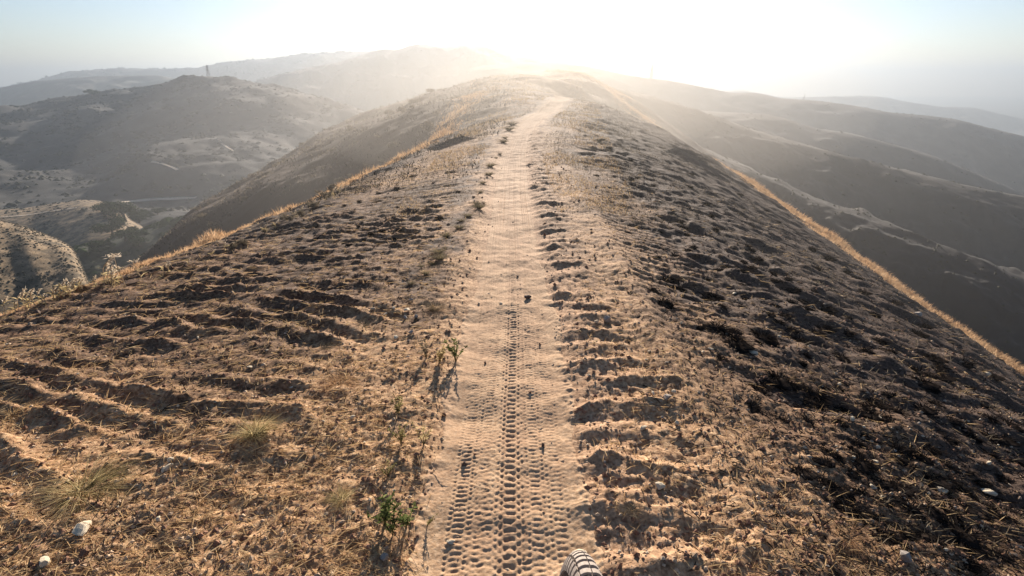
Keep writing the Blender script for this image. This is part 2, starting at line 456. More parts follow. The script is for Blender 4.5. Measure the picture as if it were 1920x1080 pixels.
def crest_pts(pts, n):
    pts = list(pts)
    if pts[0][0] < 0: pts.insert(0, (-1500, pts[0][1] + 12, pts[0][2]))          # hills go on outside the frame
    if pts[-1][0] > 1920: pts.append((3300, pts[-1][1] + .5 * (pts[-1][1] - pts[-2][1]) + 120, pts[-1][2]))
    x, y, d = resample(pts, n)
    out = np.array([at(a, b, c) for a, b, c in zip(x, y, d)])
    return out

def hill(name, pts, slope, run, mat, n=300, rows=70, gully=.25, seed=1, rough=0.0, back=.5, gfreq=6.0):
    """a long hill: the crest line where it stands, slopes running down on both sides, cut by gullies"""
    if pts[0][0] < 0 or pts[-1][0] > 1920: n = int(n * 1.5)
    C = crest_pts(pts, n)
    ext = np.diff(C[:, :2], axis=0); ln = np.concatenate([[0], np.cumsum(np.hypot(ext[:, 0], ext[:, 1]))])
    jag = rough * fbm(ln / (rough * 14), ln * 0, 5, seed + 50) if rough else 0
    dirs = -C[:, :2] / np.linalg.norm(C[:, :2], axis=1)[:, None]
    L = ln[-1]; c = .22 * run; fq = 1.0 / (run * .42)
    def row(r, sgn):
        tt = r / run
        x = C[:, 0] + sgn * dirs[:, 0] * r; y = C[:, 1] + sgn * dirs[:, 1] * r
        w = min(tt * 2.2, 1.0)
        g = np.abs(noise(x * fq, y * fq, seed)) - .25 + .45 * (np.abs(noise(x * fq * 2.3, y * fq * 2.3, seed + 4)) - .25)
        dz = slope * (math.sqrt(r * r + c * c) - c) + gully * slope * run * (1.2 * g * w + .20 * fbm(x * fq * 5, y * fq * 5, 4, seed + 9) * min(tt * 3, 1) )
        return np.stack([x, y, C[:, 2] - dz + jag * math.exp(-r / (rough * 6 + .01))], -1)
    front = [row(run * tt, 1) for tt in np.linspace(0, 1, rows) ** 1.4]
    backs = [row(run * back * tt, -1) for tt in np.linspace(1, 0, 16)[:-1]]
    V = np.array(backs + front)
    me = mesh_np(name, V.reshape(-1, 3), grid_quads(V.shape[0], n))
    return tag(link(name, me, mat), kind='structure'), C

hill('far_hill', [(-160, 185, 2300), (30, 158, 2300), (70, 150, 2300), (130, 134, 2300), (210, 128, 2300), (330, 129, 2300), (380, 126, 2300), (420, 117, 2300),
     (480, 112, 2250), (560, 103, 2250), (640, 97, 2250), (720, 97, 2250), (800, 101, 2250), (900, 112, 2200), (1000, 140, 2200)], .28, 700, HM_FAR, seed=2, rough=3.5, n=600)
hill('middle_hill', [(-250, 215, 1500), (-100, 190, 1500), (0, 165, 1480), (60, 153, 1480), (130, 146, 1480), (200, 142, 1480), (290, 141, 1480), (340, 149, 1450), (420, 162, 1400), (520, 180, 1380)],
     .30, 550, HM_FAR, seed=3, rough=1.0)
hill('central_hill', [(380, 185, 1250), (460, 160, 1280), (500, 146, 1300), (560, 131, 1350), (640, 115, 1400), (700, 97, 1450), (722, 92, 1450), (742, 94, 1450), (795, 83, 1500), (830, 89, 1500),
     (868, 85, 1500), (910, 91, 1500), (960, 103, 1500), (1020, 114, 1500), (1080, 128, 1500), (1160, 150, 1500)], .36, 620, HM_FAR, seed=4, rough=1.5, n=420)
hill('distant_hill', [(860, 100, 2500), (905, 92, 2500), (950, 97, 2500), (1000, 108, 2500), (1060, 118, 2500), (1150, 140, 2500)], .3, 600, HM_FAR, seed=5, rough=2)
hill('right_far_hill', [(1300, 190, 2600), (1372, 170, 2600), (1390, 169, 2600), (1430, 176, 2600), (1470, 183, 2600), (1520, 182, 2600), (1600, 180, 2600), (1650, 181, 2600), (1700, 191, 2500), (1760, 200, 2500),
     (1830, 203, 2500), (1870, 212, 2500), (1920, 224, 2500), (2060, 260, 2500)], .28, 700, HM_FAR, seed=6, rough=2)
hill('right_long_hill', [(880, 128, 1000), (960, 117, 1000), (1040, 118, 1000), (1100, 124, 1000), (1140, 133, 980), (1180, 142, 980), (1260, 152, 960), (1310, 162, 950), (1370, 174, 930), (1420, 174, 920), (1460, 184, 900),
     (1540, 190, 880), (1600, 198, 860), (1660, 210, 840), (1740, 217, 820), (1800, 226, 800), (1850, 240, 790), (1920, 256, 780), (2080, 300, 760)], .42, 420, HM_BURNT, seed=7, rough=.5, gully=.10, n=420)
hill('right_spur', [(1080, 190, 520), (1200, 198, 520), (1330, 209, 520), (1430, 213, 500), (1480, 223, 490), (1520, 239, 480), (1597, 251, 465), (1680, 273, 450), (1747, 293, 440), (1813, 320, 430), (1920, 367, 420), (2080, 430, 410)],
     .42, 190, HM_BURNT, seed=8, gully=.10)
hill('right_dark_hill', [(1060, 150, 230), (1160, 166, 230), (1220, 180, 230), (1280, 197, 228), (1347, 219, 225), (1413, 245, 220), (1513, 273, 215), (1613, 298, 205), (1713, 326, 198), (1813, 348, 190), (1920, 371, 184), (2100, 425, 175)],
     .45, 110, HM_BURNT, seed=9, gully=.16, rows=110, n=360, rough=.3)
hill('right_near_spur', [(1240, 240, 95), (1340, 290, 92), (1430, 330, 88), (1520, 372, 84), (1620, 405, 78), (1740, 448, 72), (1840, 490, 67), (1920, 530, 63), (2100, 620, 56)],
     .62, 46, HM_BURNT, seed=10, gully=.22, rows=120, n=360, rough=.35, gfreq=9)

def loft(name, lines, mat, n=260, rows=26, amp=2.0, freq=.02, seed=1):
    """terrain between several contour lines"""
    Ls = [crest_pts(p, n) for p in lines]
    V = []; idx = np.linspace(0, len(Ls) - 1, rows * (len(Ls) - 1) + 1)
    A = np.array(Ls)
    for t in idx:
        i = min(int(t), len(Ls) - 2); f = t - i
        p0 = A[max(i - 1, 0)]; p1 = A[i]; p2 = A[i + 1]; p3 = A[min(i + 2, len(Ls) - 1)]
        m1 = (p2 - p0) / 2; m2 = (p3 - p1) / 2
        h = 2 * f ** 3 - 3 * f ** 2 + 1, f ** 3 - 2 * f ** 2 + f, -2 * f ** 3 + 3 * f ** 2, f ** 3 - f ** 2
        V.append(h[0] * p1 + h[1] * m1 * .5 + h[2] * p2 + h[3] * m2 * .5)
    V = np.array(V)
    x, y = V[..., 0], V[..., 1]
    w = sstep(0, 1.0, idx)[:, None]
    V[..., 2] += amp * w * (fbm(x * freq, y * freq, 5, seed) - .5 * np.abs(noise(x * freq * .7, y * freq * .7, seed + 3)))
    me = mesh_np(name, V.reshape(-1, 3), grid_quads(V.shape[0], n))
    return tag(link(name, me, mat), kind='structure'), V

hillL, VL = loft('left_hill', [
    [(-400, 250, 640), (-200, 235, 640), (0, 215, 700), (100, 190, 700), (250, 175, 680), (420, 165, 640), (560, 190, 600), (700, 240, 560)],
    [(-400, 240, 560), (-200, 222, 580), (0, 196, 640), (60, 192, 640), (110, 181, 640), (200, 170, 640), (260, 163, 640), (335, 149, 620), (380, 148, 600), (430, 143, 600), (480, 146, 590), (540, 165, 570), (620, 187, 550), (700, 215, 530)],
    [(-400, 300, 430), (-200, 285, 450), (0, 262, 480), (100, 250, 500), (200, 238, 500), (300, 225, 480), (420, 215, 460), (540, 235, 450), (620, 255, 450), (700, 280, 440)],
    [(-400, 370, 330), (-200, 350, 350), (0, 330, 370), (100, 320, 390), (200, 320, 380), (280, 300, 350), (420, 290, 370), (540, 310, 360), (620, 320, 360), (700, 340, 350)],
    [(-400, 430, 260), (-200, 410, 270), (0, 403, 270), (100, 395, 275), (200, 385, 290), (300, 378, 300), (420, 370, 290), (540, 370, 300), (620, 370, 300), (700, 380, 300)],
    [(-400, 540, 240), (-200, 520, 242), (0, 520, 250), (100, 510, 250), (200, 470, 246), (300, 430, 240), (420, 420, 240), (540, 420, 240), (620, 420, 240), (700, 430, 240)]],
    HM_MIX, amp=7, freq=.010, seed=21, n=620, rows=34)
hill('meadow_hill', [(-420, 470, 230), (-200, 420, 235), (-60, 409, 238), (0, 407, 240), (60, 403, 240), (120, 392, 240), (155, 386, 240), (190, 390, 236), (220, 402, 230), (250, 428, 222), (290, 462, 210), (340, 500, 200)], .11, 70, HM_GOLD, seed=12, gully=.10, rough=.2, gfreq=5)
hill('near_meadow_hill', [(-500, 330, 120), (-300, 350, 122), (-100, 392, 124), (0, 419, 124), (40, 430, 122), (80, 446, 121), (110, 458, 119), (135, 473, 117), (150, 495, 115), (163, 530, 113), (190, 590, 111)], .34, 85, HM_GOLD, seed=13, gully=.05, rough=.12)
HM_GULLY = hill_material('gully_brush', [(0.35, (0.02, 0.026, 0.014)), (0.55, (0.045, 0.05, 0.028)), (0.75, (0.10, 0.09, 0.055))], .12, bump=.8)
hill('wooded_gully', [(20, 520, 165), (90, 498, 170), (150, 474, 175), (200, 464, 180), (260, 442, 185), (340, 420, 190), (460, 392, 195)], .30, 70, HM_GULLY, seed=14, gully=.25, rough=.6)
# lowest ground, out to the horizon
gv = mesh_np('valley_floor', [(-7000, -7000, -190), (7000, -7000, -190), (7000, 7000, -190), (-7000, 7000, -190)], Q=[(0, 1, 2, 3)])
tag(link('valley_floor', gv, HM_FAR), kind='structure')

# ------------------------------------------------------------------ haze
def volume_mat(name, density, color, aniso):
    m = bpy.data.materials.new(name); m.use_nodes = True; nt = m.node_tree; nt.nodes.clear()
    v = nt.nodes.new('ShaderNodeVolumePrincipled'); o = nt.nodes.new('ShaderNodeOutputMaterial')
    v.inputs['Density'].default_value = density; v.inputs['Color'].default_value = (*color, 1)
    v.inputs['Anisotropy'].default_value = aniso
    nt.links.new(v.outputs[0], o.inputs['Volume']); return m
def box(name, a, b, mat):
    V = [(x, y, z) for z in (a[2], b[2]) for y in (a[1], b[1]) for x in (a[0], b[0])]
    Q = [(0, 2, 3, 1), (4, 5, 7, 6), (0, 1, 5, 4), (2, 6, 7, 3), (0, 4, 6, 2), (1, 3, 7, 5)]
    return link(name, mesh_np(name, V, Q=Q, smooth=False), mat)
tag(box('haze', (-7100, -7100, -191.2), (7100, 7100, 122), volume_mat('haze', HAZE, (0.275, 0.32, 0.37), .54)), kind='stuff')
#VEGETATION#
# ------------------------------------------------------------------ roads and landmarks on the far slopes
bpy.context.view_layer.update()
_dg = bpy.context.evaluated_depsgraph_get()
HAZE_OB = bpy.data.objects['haze']; HAZE_OB.hide_viewport = True
bpy.context.view_layer.update(); _dg = bpy.context.evaluated_depsgraph_get()
def hit(px, py):
    a, b = ray(px, py); v = Vector((a, 1, b)).normalized()
    ok, loc, nrm, _, ob, _ = S.ray_cast(_dg, Vector((0, 0, CAM_H)), v)
    return loc if ok else None
def drop_on(x, y):
    ok, loc, nrm, _, ob, _ = S.ray_cast(_dg, Vector((x, y, 400)), Vector((0, 0, -1)))
    return loc if ok else None
def road(pix, width, lift, mat):
    raw = []
    for i in range(len(pix) - 1):
        for t in np.linspace(0, 1, 12, endpoint=False):
            h = hit(pix[i][0] * (1 - t) + pix[i + 1][0] * t, pix[i][1] * (1 - t) + pix[i + 1][1] * t)
            if h and (not raw or (h - raw[-1]).length < 60): raw.append(h)
    if len(raw) < 3: return
    V = []
    for i, p in enumerate(raw):
        d = raw[min(i + 1, len(raw) - 1)] - raw[max(i - 1, 0)]
        s = Vector((-d.y, d.x, 0)).normalized() * width * .5
        for q in (p - s, p, p + s):
            g = drop_on(q.x, q.y)
            V.append((q.x, q.y, (g.z if g else p.z) + lift))
    tag(link('dirt_road', mesh_np('dirt_road', V, Q=grid_quads(len(raw), 3)), mat), kind='structure')
MAT_ROAD = simple('pale_road_dirt', (0.42, 0.33, 0.24), (0.62, 0.52, 0.40), .3)
road([(0, 408), (50, 404), (100, 396), (150, 389)], 1.3, .2, MAT_ROAD)
road([(228, 380), (280, 375), (330, 373), (372, 371)], 2.2, .3, MAT_ROAD)
road([(284, 304), (305, 308), (322, 314), (334, 320)], 1.8, .4, MAT_ROAD)
road([(410, 262), (416, 270), (428, 278), (438, 284)], 1.6, .4, MAT_ROAD)

def crown_mesh(name, n, rx, rz, leaf, seed, lobes=7):
    r = np.random.default_rng(seed)
    cs = np.stack([r.normal(0, rx * .42, lobes), r.normal(0, rx * .42, lobes), rz * (.45 + .5 * r.random(lobes))], -1)
    rr = rx * (.35 + .3 * r.random(lobes))
    k = r.integers(0, lobes, n)
    d = r.normal(0, 1, (n, 3)); d /= np.linalg.norm(d, axis=1)[:, None]
    d[:, 2] *= .8
    p = cs[k] + d * (rr[k] * (.55 + .5 * r.random(n)))[:, None]
    p[:, 2] = np.maximum(p[:, 2], .05 * rz)
    a = r.normal(0, 1, (n, 3)); a /= np.linalg.norm(a, axis=1)[:, None]
    b = np.cross(a, d); b /= np.linalg.norm(b, axis=1)[:, None] + 1e-9
    s = leaf * (.5 + r.random(n))[:, None]
    V = np.stack([p - a * s, p - b * s * .6, p + a * s, p + b * s * .6], 1).reshape(-1, 3)
    return mesh_np(name, V, Q=np.arange(n * 4).reshape(n, 4), smooth=False)
def cone_mesh(name, r0, r1, h, n=7, curve=0.0):
    V = []; 
    for k in range(5):
        t = k / 4
        for j in range(n):
            a = 2 * math.pi * j / n; rr = r0 + (r1 - r0) * t
            V.append((math.cos(a) * rr + curve * t * t, math.sin(a) * rr, h * t))
    Q = [(k * n + j, k * n + (j + 1) % n, (k + 1) * n + (j + 1) % n, (k + 1) * n + j) for k in range(4) for j in range(n)]
    return mesh_np(name, V, Q=Q)
oak_crowns = [crown_mesh('crown', 1500, 1.0, 1.1, .075, 100 + k) for k in range(3)]
trunk_me = cone_mesh('trunk', .10, .05, .7, curve=.1)
trees = [(196, 402, 6.0, 'dark green oak at the head of the wooded gully below the road'),
         (214, 398, 6.5, 'rounded dark oak beside the end of the pale valley road'),
         (236, 415, 8.5, 'widest dark green oak crown in the middle of the gully'),
         (262, 418, 7.0, 'dark oak at the right side of the wooded gully'),
         (212, 440, 9.0, 'large green oak below the golden meadow in the gully'),
         (236, 452, 7.5, 'olive green tree low in the gully right of the large oak'),
         (262, 462, 6.0, 'small olive tree against the foot of the burnt flank'),
         (186, 470, 6.5, 'dim green tree in the shade under the meadow edge'),
         (206, 482, 6.0, 'low green tree at the bottom of the gully behind the dry weeds'),
         (296, 402, 4.0, 'small round shrub on the pale slope right of the wooded gully'),
         (173, 180, 3.4, 'lone dark tree on the tan crest of the left hill')]
for i, (px, py, r, lab) in enumerate(trees):
    h = hit(px, py)
    if h is None: continue
    r *= .62 * math.hypot(h.x, h.y) / 250
    e = bpy.data.objects.new('oak_tree', None); COL.objects.link(e)
    e.location = (h.x, h.y, h.z - .3); e.rotation_euler.z = i * 1.3
    tag(e, lab, 'tree', 'trees in the left valley')
    t = link('trunk', trunk_me, MAT_BARK, e); t.scale = (r, r, r)
    c = link('crown', oak_crowns[i % 3], MAT_CROWN, e); c.scale = (r, r, r * .75); c.location.z = r * .12

# low scrub dotting the far slopes
def hill_scrub(ob_name, n, size, seed, mat, tall=.7, crest_only=0.0):
    ob = bpy.data.objects[ob_name]; me = ob.data; r = np.random.default_rng(seed)
    co = np.empty(len(me.vertices) * 3, np.float32); me.vertices.foreach_get('co', co); co = co.reshape(-1, 3)
    q = np.empty(len(me.polygons) * 4, np.int32); me.loops.foreach_get('vertex_index', q); q = q.reshape(-1, 4)
    c = co[q]; area = np.linalg.norm(np.cross(c[:, 2] - c[:, 0], c[:, 3] - c[:, 1]), axis=1)
    ctr = c.mean(1); w = area * (.15 + sstep(-.1, .35, fbm(ctr[:, 0] / (size * 22), ctr[:, 1] / (size * 22), 3, seed)))
    k = np.searchsorted(np.cumsum(w) / w.sum(), r.random(n)); u, v = r.random((2, n, 1))
    c = c[k]; P = (c[:, 0] * (1 - u) + c[:, 1] * u) * (1 - v) + (c[:, 3] * (1 - u) + c[:, 2] * u) * v
    s_ = size * (.35 + 1.1 * r.random(n) ** 2)
    o8 = np.array([(1, 0, .1), (.3, .95, .2), (-.8, .6, .1), (-.8, -.6, .2), (.3, -.95, .1), (0, 0, 1), (.1, .1, -.6)], float)
    V = (o8[None] * s_[:, None, None] * (.7 + .6 * r.random((n, 7, 1))) * np.array([1, 1, tall]) + P[:, None, :]).reshape(-1, 3)
    T = np.array([(i, (i + 1) % 5, 5) for i in range(5)] + [((i + 1) % 5, i, 6) for i in range(5)])
    tag(link('scrub_cover', mesh_np('scrub_cover', V, T=(np.arange(n)[:, None, None] * 7 + T[None]).reshape(-1, 3), smooth=False), mat), kind='stuff')
MAT_DOT = simple('dark_scrub', (0.020, 0.022, 0.014), (0.055, 0.052, 0.034), .05)
hill_scrub('left_hill', 14000, 1.5, 901, MAT_DOT)
hill_scrub('meadow_hill', 2600, .6, 902, MAT_DOT)
hill_scrub('wooded_gully', 1600, 1.3, 910, MAT_CROWN)
hill_scrub('near_meadow_hill', 9000, .30, 903, MAT_DOT)
hill_scrub('near_meadow_hill', 16000, .22, 911, MAT_SCRUB, 1.0)
hill_scrub('right_dark_hill', 3500, .5, 904, MAT_DOT)
hill_scrub('right_near_spur', 5000, .22, 905, MAT_DOT)
hill_scrub('far_hill', 5000, 5.0, 906, MAT_DOT, 1.0)
hill_scrub('central_hill', 3000, 2.5, 907, MAT_DOT)
hill_scrub('right_long_hill', 3500, 1.4, 908, MAT_DOT)
hill_scrub('right_spur', 2500, .9, 909, MAT_DOT)

# lattice pylons on the skyline
def lattice(name, h):
    V = []; E = []; T = []
    def bar(a, b, w):
        a = np.array(a, float); b = np.array(b, float); d = b - a; L = np.linalg.norm(d); d /= L
        u = np.cross(d, (0.3, 0.9, .2)); u /= np.linalg.norm(u); v = np.cross(d, u); k = len(V)
        for p in (a, b):
            for s, t in ((-1, -1), (1, -1), (1, 1), (-1, 1)): V.append(p + (u * s + v * t) * w)
        for j in range(4): T.append((k + j, k + (j + 1) % 4, k + 4 + (j + 1) % 4, k + 4 + j))
    def wid(z): return .10 * h * (1 - z / h) ** 1.3 + .018 * h
    lv = [h * t for t in (0, .22, .42, .58, .70, .80, .90, 1.0)]
    for i in range(len(lv) - 1):
        w0, w1 = wid(lv[i]), wid(lv[i + 1])
        for sx, sy in ((-1, -1), (1, -1), (1, 1), (-1, 1)):
            bar((sx * w0, sy * w0, lv[i]), (sx * w1, sy * w1, lv[i + 1]), h * .006)
        for (a, b) in (((-1, -1), (1, -1)), ((1, -1), (1, 1)), ((1, 1), (-1, 1)), ((-1, 1), (-1, -1))):
            bar((a[0] * w0, a[1] * w0, lv[i]), (b[0] * w1, b[1] * w1, lv[i + 1]), h * .004)
            bar((b[0] * w0, b[1] * w0, lv[i]), (a[0] * w1, a[1] * w1, lv[i + 1]), h * .004)
    body = mesh_np(name, V, Q=T, smooth=False)
    V.clear(); T.clear()
    for sx in (-1, 1):
        bar((0, 0, 0), (sx * h * .15, 0, .012 * h), h * .006); bar((0, 0, h * .05), (sx * h * .15, 0, .014 * h), h * .005)
    return body, mesh_np('cross_arm', V, Q=T, smooth=False)
pyl, arm = lattice('lattice', 1.0)
for (px, py, top, d, lab) in ((392, 148, 122, 640, 'grey lattice pylon standing behind the crest of the left hill'),
                              (1221, 148, 121, 960, 'pale lattice pylon on the skyline near the bright sky'),
                              (1507, 187, 175, 890, 'faint small lattice pylon on the right skyline')):
    b0 = at(px, py, d); b1 = at(px, top, d); h = b1[2] - b0[2]
    e = bpy.data.objects.new('pylon', None); COL.objects.link(e); e.location = (b0[0], b0[1], b0[2] - .15 * h); e.rotation_euler.z = .9
    tag(e, lab, 'pylon', 'pylons of the power line')
    o = link('lattice_mast', pyl, MAT_STEEL, e); o.scale = (h * 1.15,) * 3
    for z in (.66, .80, .93):
        o = link('cross_arm', arm, MAT_STEEL, e); o.location.z = h * 1.15 * z; o.scale = (h,) * 3
HAZE_OB.hide_viewport = False

# ------------------------------------------------------------------ dust over the far trail and an added veil of sun glare
MAT_DUST = volume_mat('dust', .0080, (.37, .355, .33), .45)
MAT_THIN = volume_mat('thin_glare_dust', .0018, (.37, .36, .35), .45)  # added volume, mostly standing in for veiling sun glare over the left flank
def ball_mesh(name, nu=28, nv=16):
    V = [(math.sin(math.pi * j / nv) * math.cos(2 * math.pi * i / nu), math.sin(math.pi * j / nv) * math.sin(2 * math.pi * i / nu), math.cos(math.pi * j / nv)) for j in range(nv + 1) for i in range(nu)]
    Q = [(j * nu + i, (j + 1) * nu + i, (j + 1) * nu + (i + 1) % nu, j * nu + (i + 1) % nu) for j in range(nv) for i in range(nu)]
    return mesh_np(name, V, Q=Q)
dust_glare_me = ball_mesh('trail_dust_glare')
dust_glare_me.materials.append(MAT_DUST)
for k, (x, y, z, a, b, c) in enumerate(((1.5, 36, -.6, 15, 34, 4.6), (2.0, 36, .4, 13, 27, 3.6), (1.8, 30, .5, 6, 20, 2.2), (-5.0, 42, -3, 24, 30, 8.5), (1.6, 22, .3, 4, 13, 1.5))):
    o = link('dust_glare_cloud', dust_glare_me); o.location = (x, y, z); o.scale = (a, b, c)
    tag(o, kind='stuff')
    if k == 3: o.material_slots[0].link = 'OBJECT'; o.material_slots[0].material = MAT_THIN

# ------------------------------------------------------------------ blades, straw and stems
def blade_mesh(name, P, D, L, W, bend=.35, side=None, seed=0):
    """thin tapered blades: P base, D direction, L length, W width"""
    r = np.random.default_rng(seed); n = len(P)
    P = np.asarray(P, float); D = D / np.linalg.norm(D, axis=1)[:, None]
    if side is None:
        side = r.normal(0, 1, (n, 3)); side = np.cross(D, side)
    side /= np.linalg.norm(side, axis=1)[:, None] + 1e-9
    L = np.broadcast_to(L, n)[:, None]; W = np.broadcast_to(W, n)[:, None]
    bd = np.stack([D[:, 0], D[:, 1], D[:, 2] * 0 - .5], -1) * bend
    m = P + D * L * .55; t = P + D * L + bd * L * .5
    V = np.stack([P - side * W * .5, P + side * W * .5, m + side * W * .4, m - side * W * .4, t], 1).reshape(-1, 3)
    i = np.arange(n)[:, None] * 5
    return mesh_np(name, V, Q=i + np.array([[0, 1, 2, 3]]), T=i + np.array([[3, 2, 4]]), smooth=False)
def merge(name, parts, mats):
    """join (mesh, material index) pairs"""
    V = []; F = []; M = []; k = 0
    for me, mi in parts:
        a = np.empty(len(me.vertices) * 3, np.float32); me.vertices.foreach_get('co', a); V.append(a.reshape(-1, 3))
        for p in me.polygons: F.append([v + k for v in p.vertices]); M.append(mi)
        k += len(me.vertices); bpy.data.meshes.remove(me)
    out = bpy.data.meshes.new(name); out.from_pydata(np.concatenate(V).tolist(), [], F)
    for m in mats: out.materials.append(m)
    out.polygons.foreach_set('material_index', M); return out

# straw litter lying on the soil
def scatter(n, xlo, xhi, ylo, yhi, p=1.4, seed=1):
    """points thinning out with distance"""
    r = np.random.default_rng(seed)
    y = (ylo ** (1 - p) + r.random(n) * (yhi ** (1 - p) - ylo ** (1 - p))) ** (1 / (1 - p))
    x = xlo + (xhi - xlo) * r.random(n)
    return x, y, r
def litter_layer(name, n, x0, x1, y0, y1, Ls, Ws, mat, seed, keep, rise=.25, lab=None):
    x, y, r = scatter(n, x0, x1, y0, y1, 1.5, seed)
    x = x * (.35 + y * .30)                                # wider strip further out
    k = keep(x, y, r); x, y = x[k], y[k]; m = len(x)
    a = r.random(m) * 2 * np.pi
    D = np.stack([np.cos(a), np.sin(a) * .8, rise * (r.random(m) - .15)], -1)
    L = Ls[0] + (Ls[1] - Ls[0]) * r.random(m) ** 2
    P = np.stack([x, y, hz(x, y) + .002 + .004 * r.random(m)], -1)
    o = link(name, blade_mesh(name, P, D, L * (1 + .12 * y), Ws * (.6 + .8 * r.random(m)) * (1 + .22 * y), .15, seed=seed), mat)
    return tag(o, kind='stuff')
def off_trail(lo, hi):
    return lambda x, y, r: (np.abs(x - smoothed(trail_x, y)) > lo + .07 * r.random(len(x))) & (x < 99)
def kleft(x, y, r):
    s = x - smoothed(trail_x, y)
    w = sstep(.20, .36, -s) * (.35 + .65 * sstep(-.2, .25, fbm(x * 2.2, y * 2.2, 3, 91)))
    return r.random(len(x)) < w
def kright(x, y, r):
    s = x - smoothed(trail_x, y)
    w = sstep(.24, .50, s) * (.15 + .75 * sstep(-.2, .3, fbm(x * 2.0, y * 2.0, 3, 92))) * (1 - .5 * sstep(1.0, 2.2, s))
    return r.random(len(x)) < w
litter_layer('straw_litter', 60000, -4.4, -.3, .75, 11, (.012, .07), .0017, MAT_STRAW, 201, kleft)
litter_layer('straw_litter', 30000, .3, 4.2, .75, 9, (.010, .055), .0017, MAT_STRAW, 202, kright)
def kburn(x, y, r):
    s = x - smoothed(trail_x, y); return r.random(len(x)) < sstep(.35, 1.3, s) * .95
litter_layer('charred_litter', 44000, .5, 5.0, .8, 9, (.008, .045), .0024, MAT_CHAR, 203, kburn, rise=.5)
def kburnl(x, y, r):
    return r.random(len(x)) < (.12 + .8 * sstep(0, .35, fbm(x * 1.4, y * 2.2, 3, 94))) * sstep(.3, .8, -x)
litter_layer('charred_litter', 7000, -4.4, -.3, .9, 9, (.015, .06), .0022, MAT_CHAR, 204, kburnl, rise=.5)

# pebbles and crumbs of soil
def crumbs(name, n, x0, x1, y0, y1, size, mat, seed, keep):
    x, y, r = scatter(n, x0, x1, y0, y1, 1.7, seed); x = x * (.35 + y * .30)
    k = keep(x, y, r); x, y = x[k], y[k]; m = len(x)
    s = size * (.35 + r.random(m) ** 3 * 1.6) * (1 + .15 * y)
    o8 = np.array([(1, 0, 0), (0, 1, 0), (-1, 0, 0), (0, -1, 0), (0, 0, 1), (0, 0, -.5)], float)
    Vv = o8[None] * s[:, None, None] * (.6 + .8 * r.random((m, 6, 1))); a = r.random(m) * 6.28; ca, sa = np.cos(a)[:, None], np.sin(a)[:, None]
    vx = Vv[..., 0] * ca - Vv[..., 1] * sa; vy = Vv[..., 0] * sa + Vv[..., 1] * ca
    V = np.stack([vx + x[:, None], vy + y[:, None], Vv[..., 2] * .7 + (hz(x, y) + s * .2)[:, None]], -1).reshape(-1, 3)
    T = np.array([(0, 1, 4), (1, 2, 4), (2, 3, 4), (3, 0, 4), (1, 0, 5), (2, 1, 5), (3, 2, 5), (0, 3, 5)])
    return tag(link(name, mesh_np(name, V, T=(np.arange(m)[:, None, None] * 6 + T[None]).reshape(-1, 3), smooth=False), mat), kind='stuff')
crumbs('gravel', 20000, -4.4, 4.4, .75, 9, .0042, MAT_PEBBLE, 211, lambda x, y, r: np.abs(x - smoothed(trail_x, y)) > .22)
crumbs('gravel', 1500, -.9, .9, .75, 8, .0036, MAT_PEBBLE, 212, lambda x, y, r: np.abs(x - smoothed(trail_x, y)) < .27)
crumbs('soil_crumbs', 26000, -4.4, 4.4, .75, 9, 0.0052, MAT_REDSTONE, 213, lambda x, y, r: (np.abs(x - smoothed(trail_x, y)) > .24) & (r.random(len(x)) < .8))

# unburnt dry grass along the right-hand shoulder
rim_px = np.array([(1080, 56), (1130, 52), (1180, 47), (1230, 41), (1300, 31), (1400, 21), (1500, 14.5), (1600, 11.2), (1700, 9.3), (1800, 8.0), (1920, 6.7), (2100, 5.2), (2500, 3.6)], float)
def sil_py(px): return np.interp(px, [1080, 1110, 1180, 1230, 1300, 1400, 1500, 1600, 1700, 1800, 1920, 2100, 2500], [145, 150, 180, 210, 260, 330, 400, 468, 540, 612, 700, 830, 1120])
def grass_band(name, xy, n, half, hgt, mat, seed, lean=(.15, -.1), wid=.004):
    """blades spread along a line on the ground"""
    r = np.random.default_rng(seed); xy = np.array(xy, float)
    seg = np.hypot(*np.diff(xy, axis=0).T); mid = (xy[:-1] + xy[1:]) / 2
    wgt = seg / np.maximum(mid[:, 1], 3) ** .8; cdf = np.cumsum(wgt) / wgt.sum()
    k = np.searchsorted(cdf, r.random(n)); t = r.random(n)[:, None]
    p = xy[k] * (1 - t) + xy[k + 1] * t
    d = (xy[k + 1] - xy[k]) / seg[k][:, None]; nrm = np.stack([d[:, 1], -d[:, 0]], -1)
    sc = (.35 + p[:, 1] * .09)
    off = r.normal(0, 1, n) * half * sc
    p = p + nrm * off[:, None]
    cl = sstep(-.35, .35, fbm(p[:, 0] * 1.1, p[:, 1] * 1.1, 3, seed))
    L = hgt * (.45 + .75 * r.random(n)) * (.55 + .6 * cl) * (.7 + .03 * np.minimum(p[:, 1], 20)) * (1 - .2 * sstep(36, 50, p[:, 1])) * np.exp(-(off / (half * sc)) ** 2 * .3)
    D = np.stack([r.normal(lean[0], .34, n), r.normal(lean[1], .34, n), np.ones(n)], -1)
    P = np.stack([p[:, 0], p[:, 1], hz(p[:, 0], p[:, 1]) - .01], -1)
    o = link(name, blade_mesh(name, P, D, L, wid * (.5 + .17 * p[:, 1]), .5, seed=seed), mat)
    return tag(o, kind='stuff')
rim_xy = []
for a in np.linspace(1080, 2500, 90):
    y = np.interp(a, rim_px[:, 0], rim_px[:, 1]); rim_xy.append((ray(a, sil_py(a))[0] * y, y))
grass_band('dry_grass', rim_xy, 70000, .36, .15, MAT_DRYGRASS, 301)
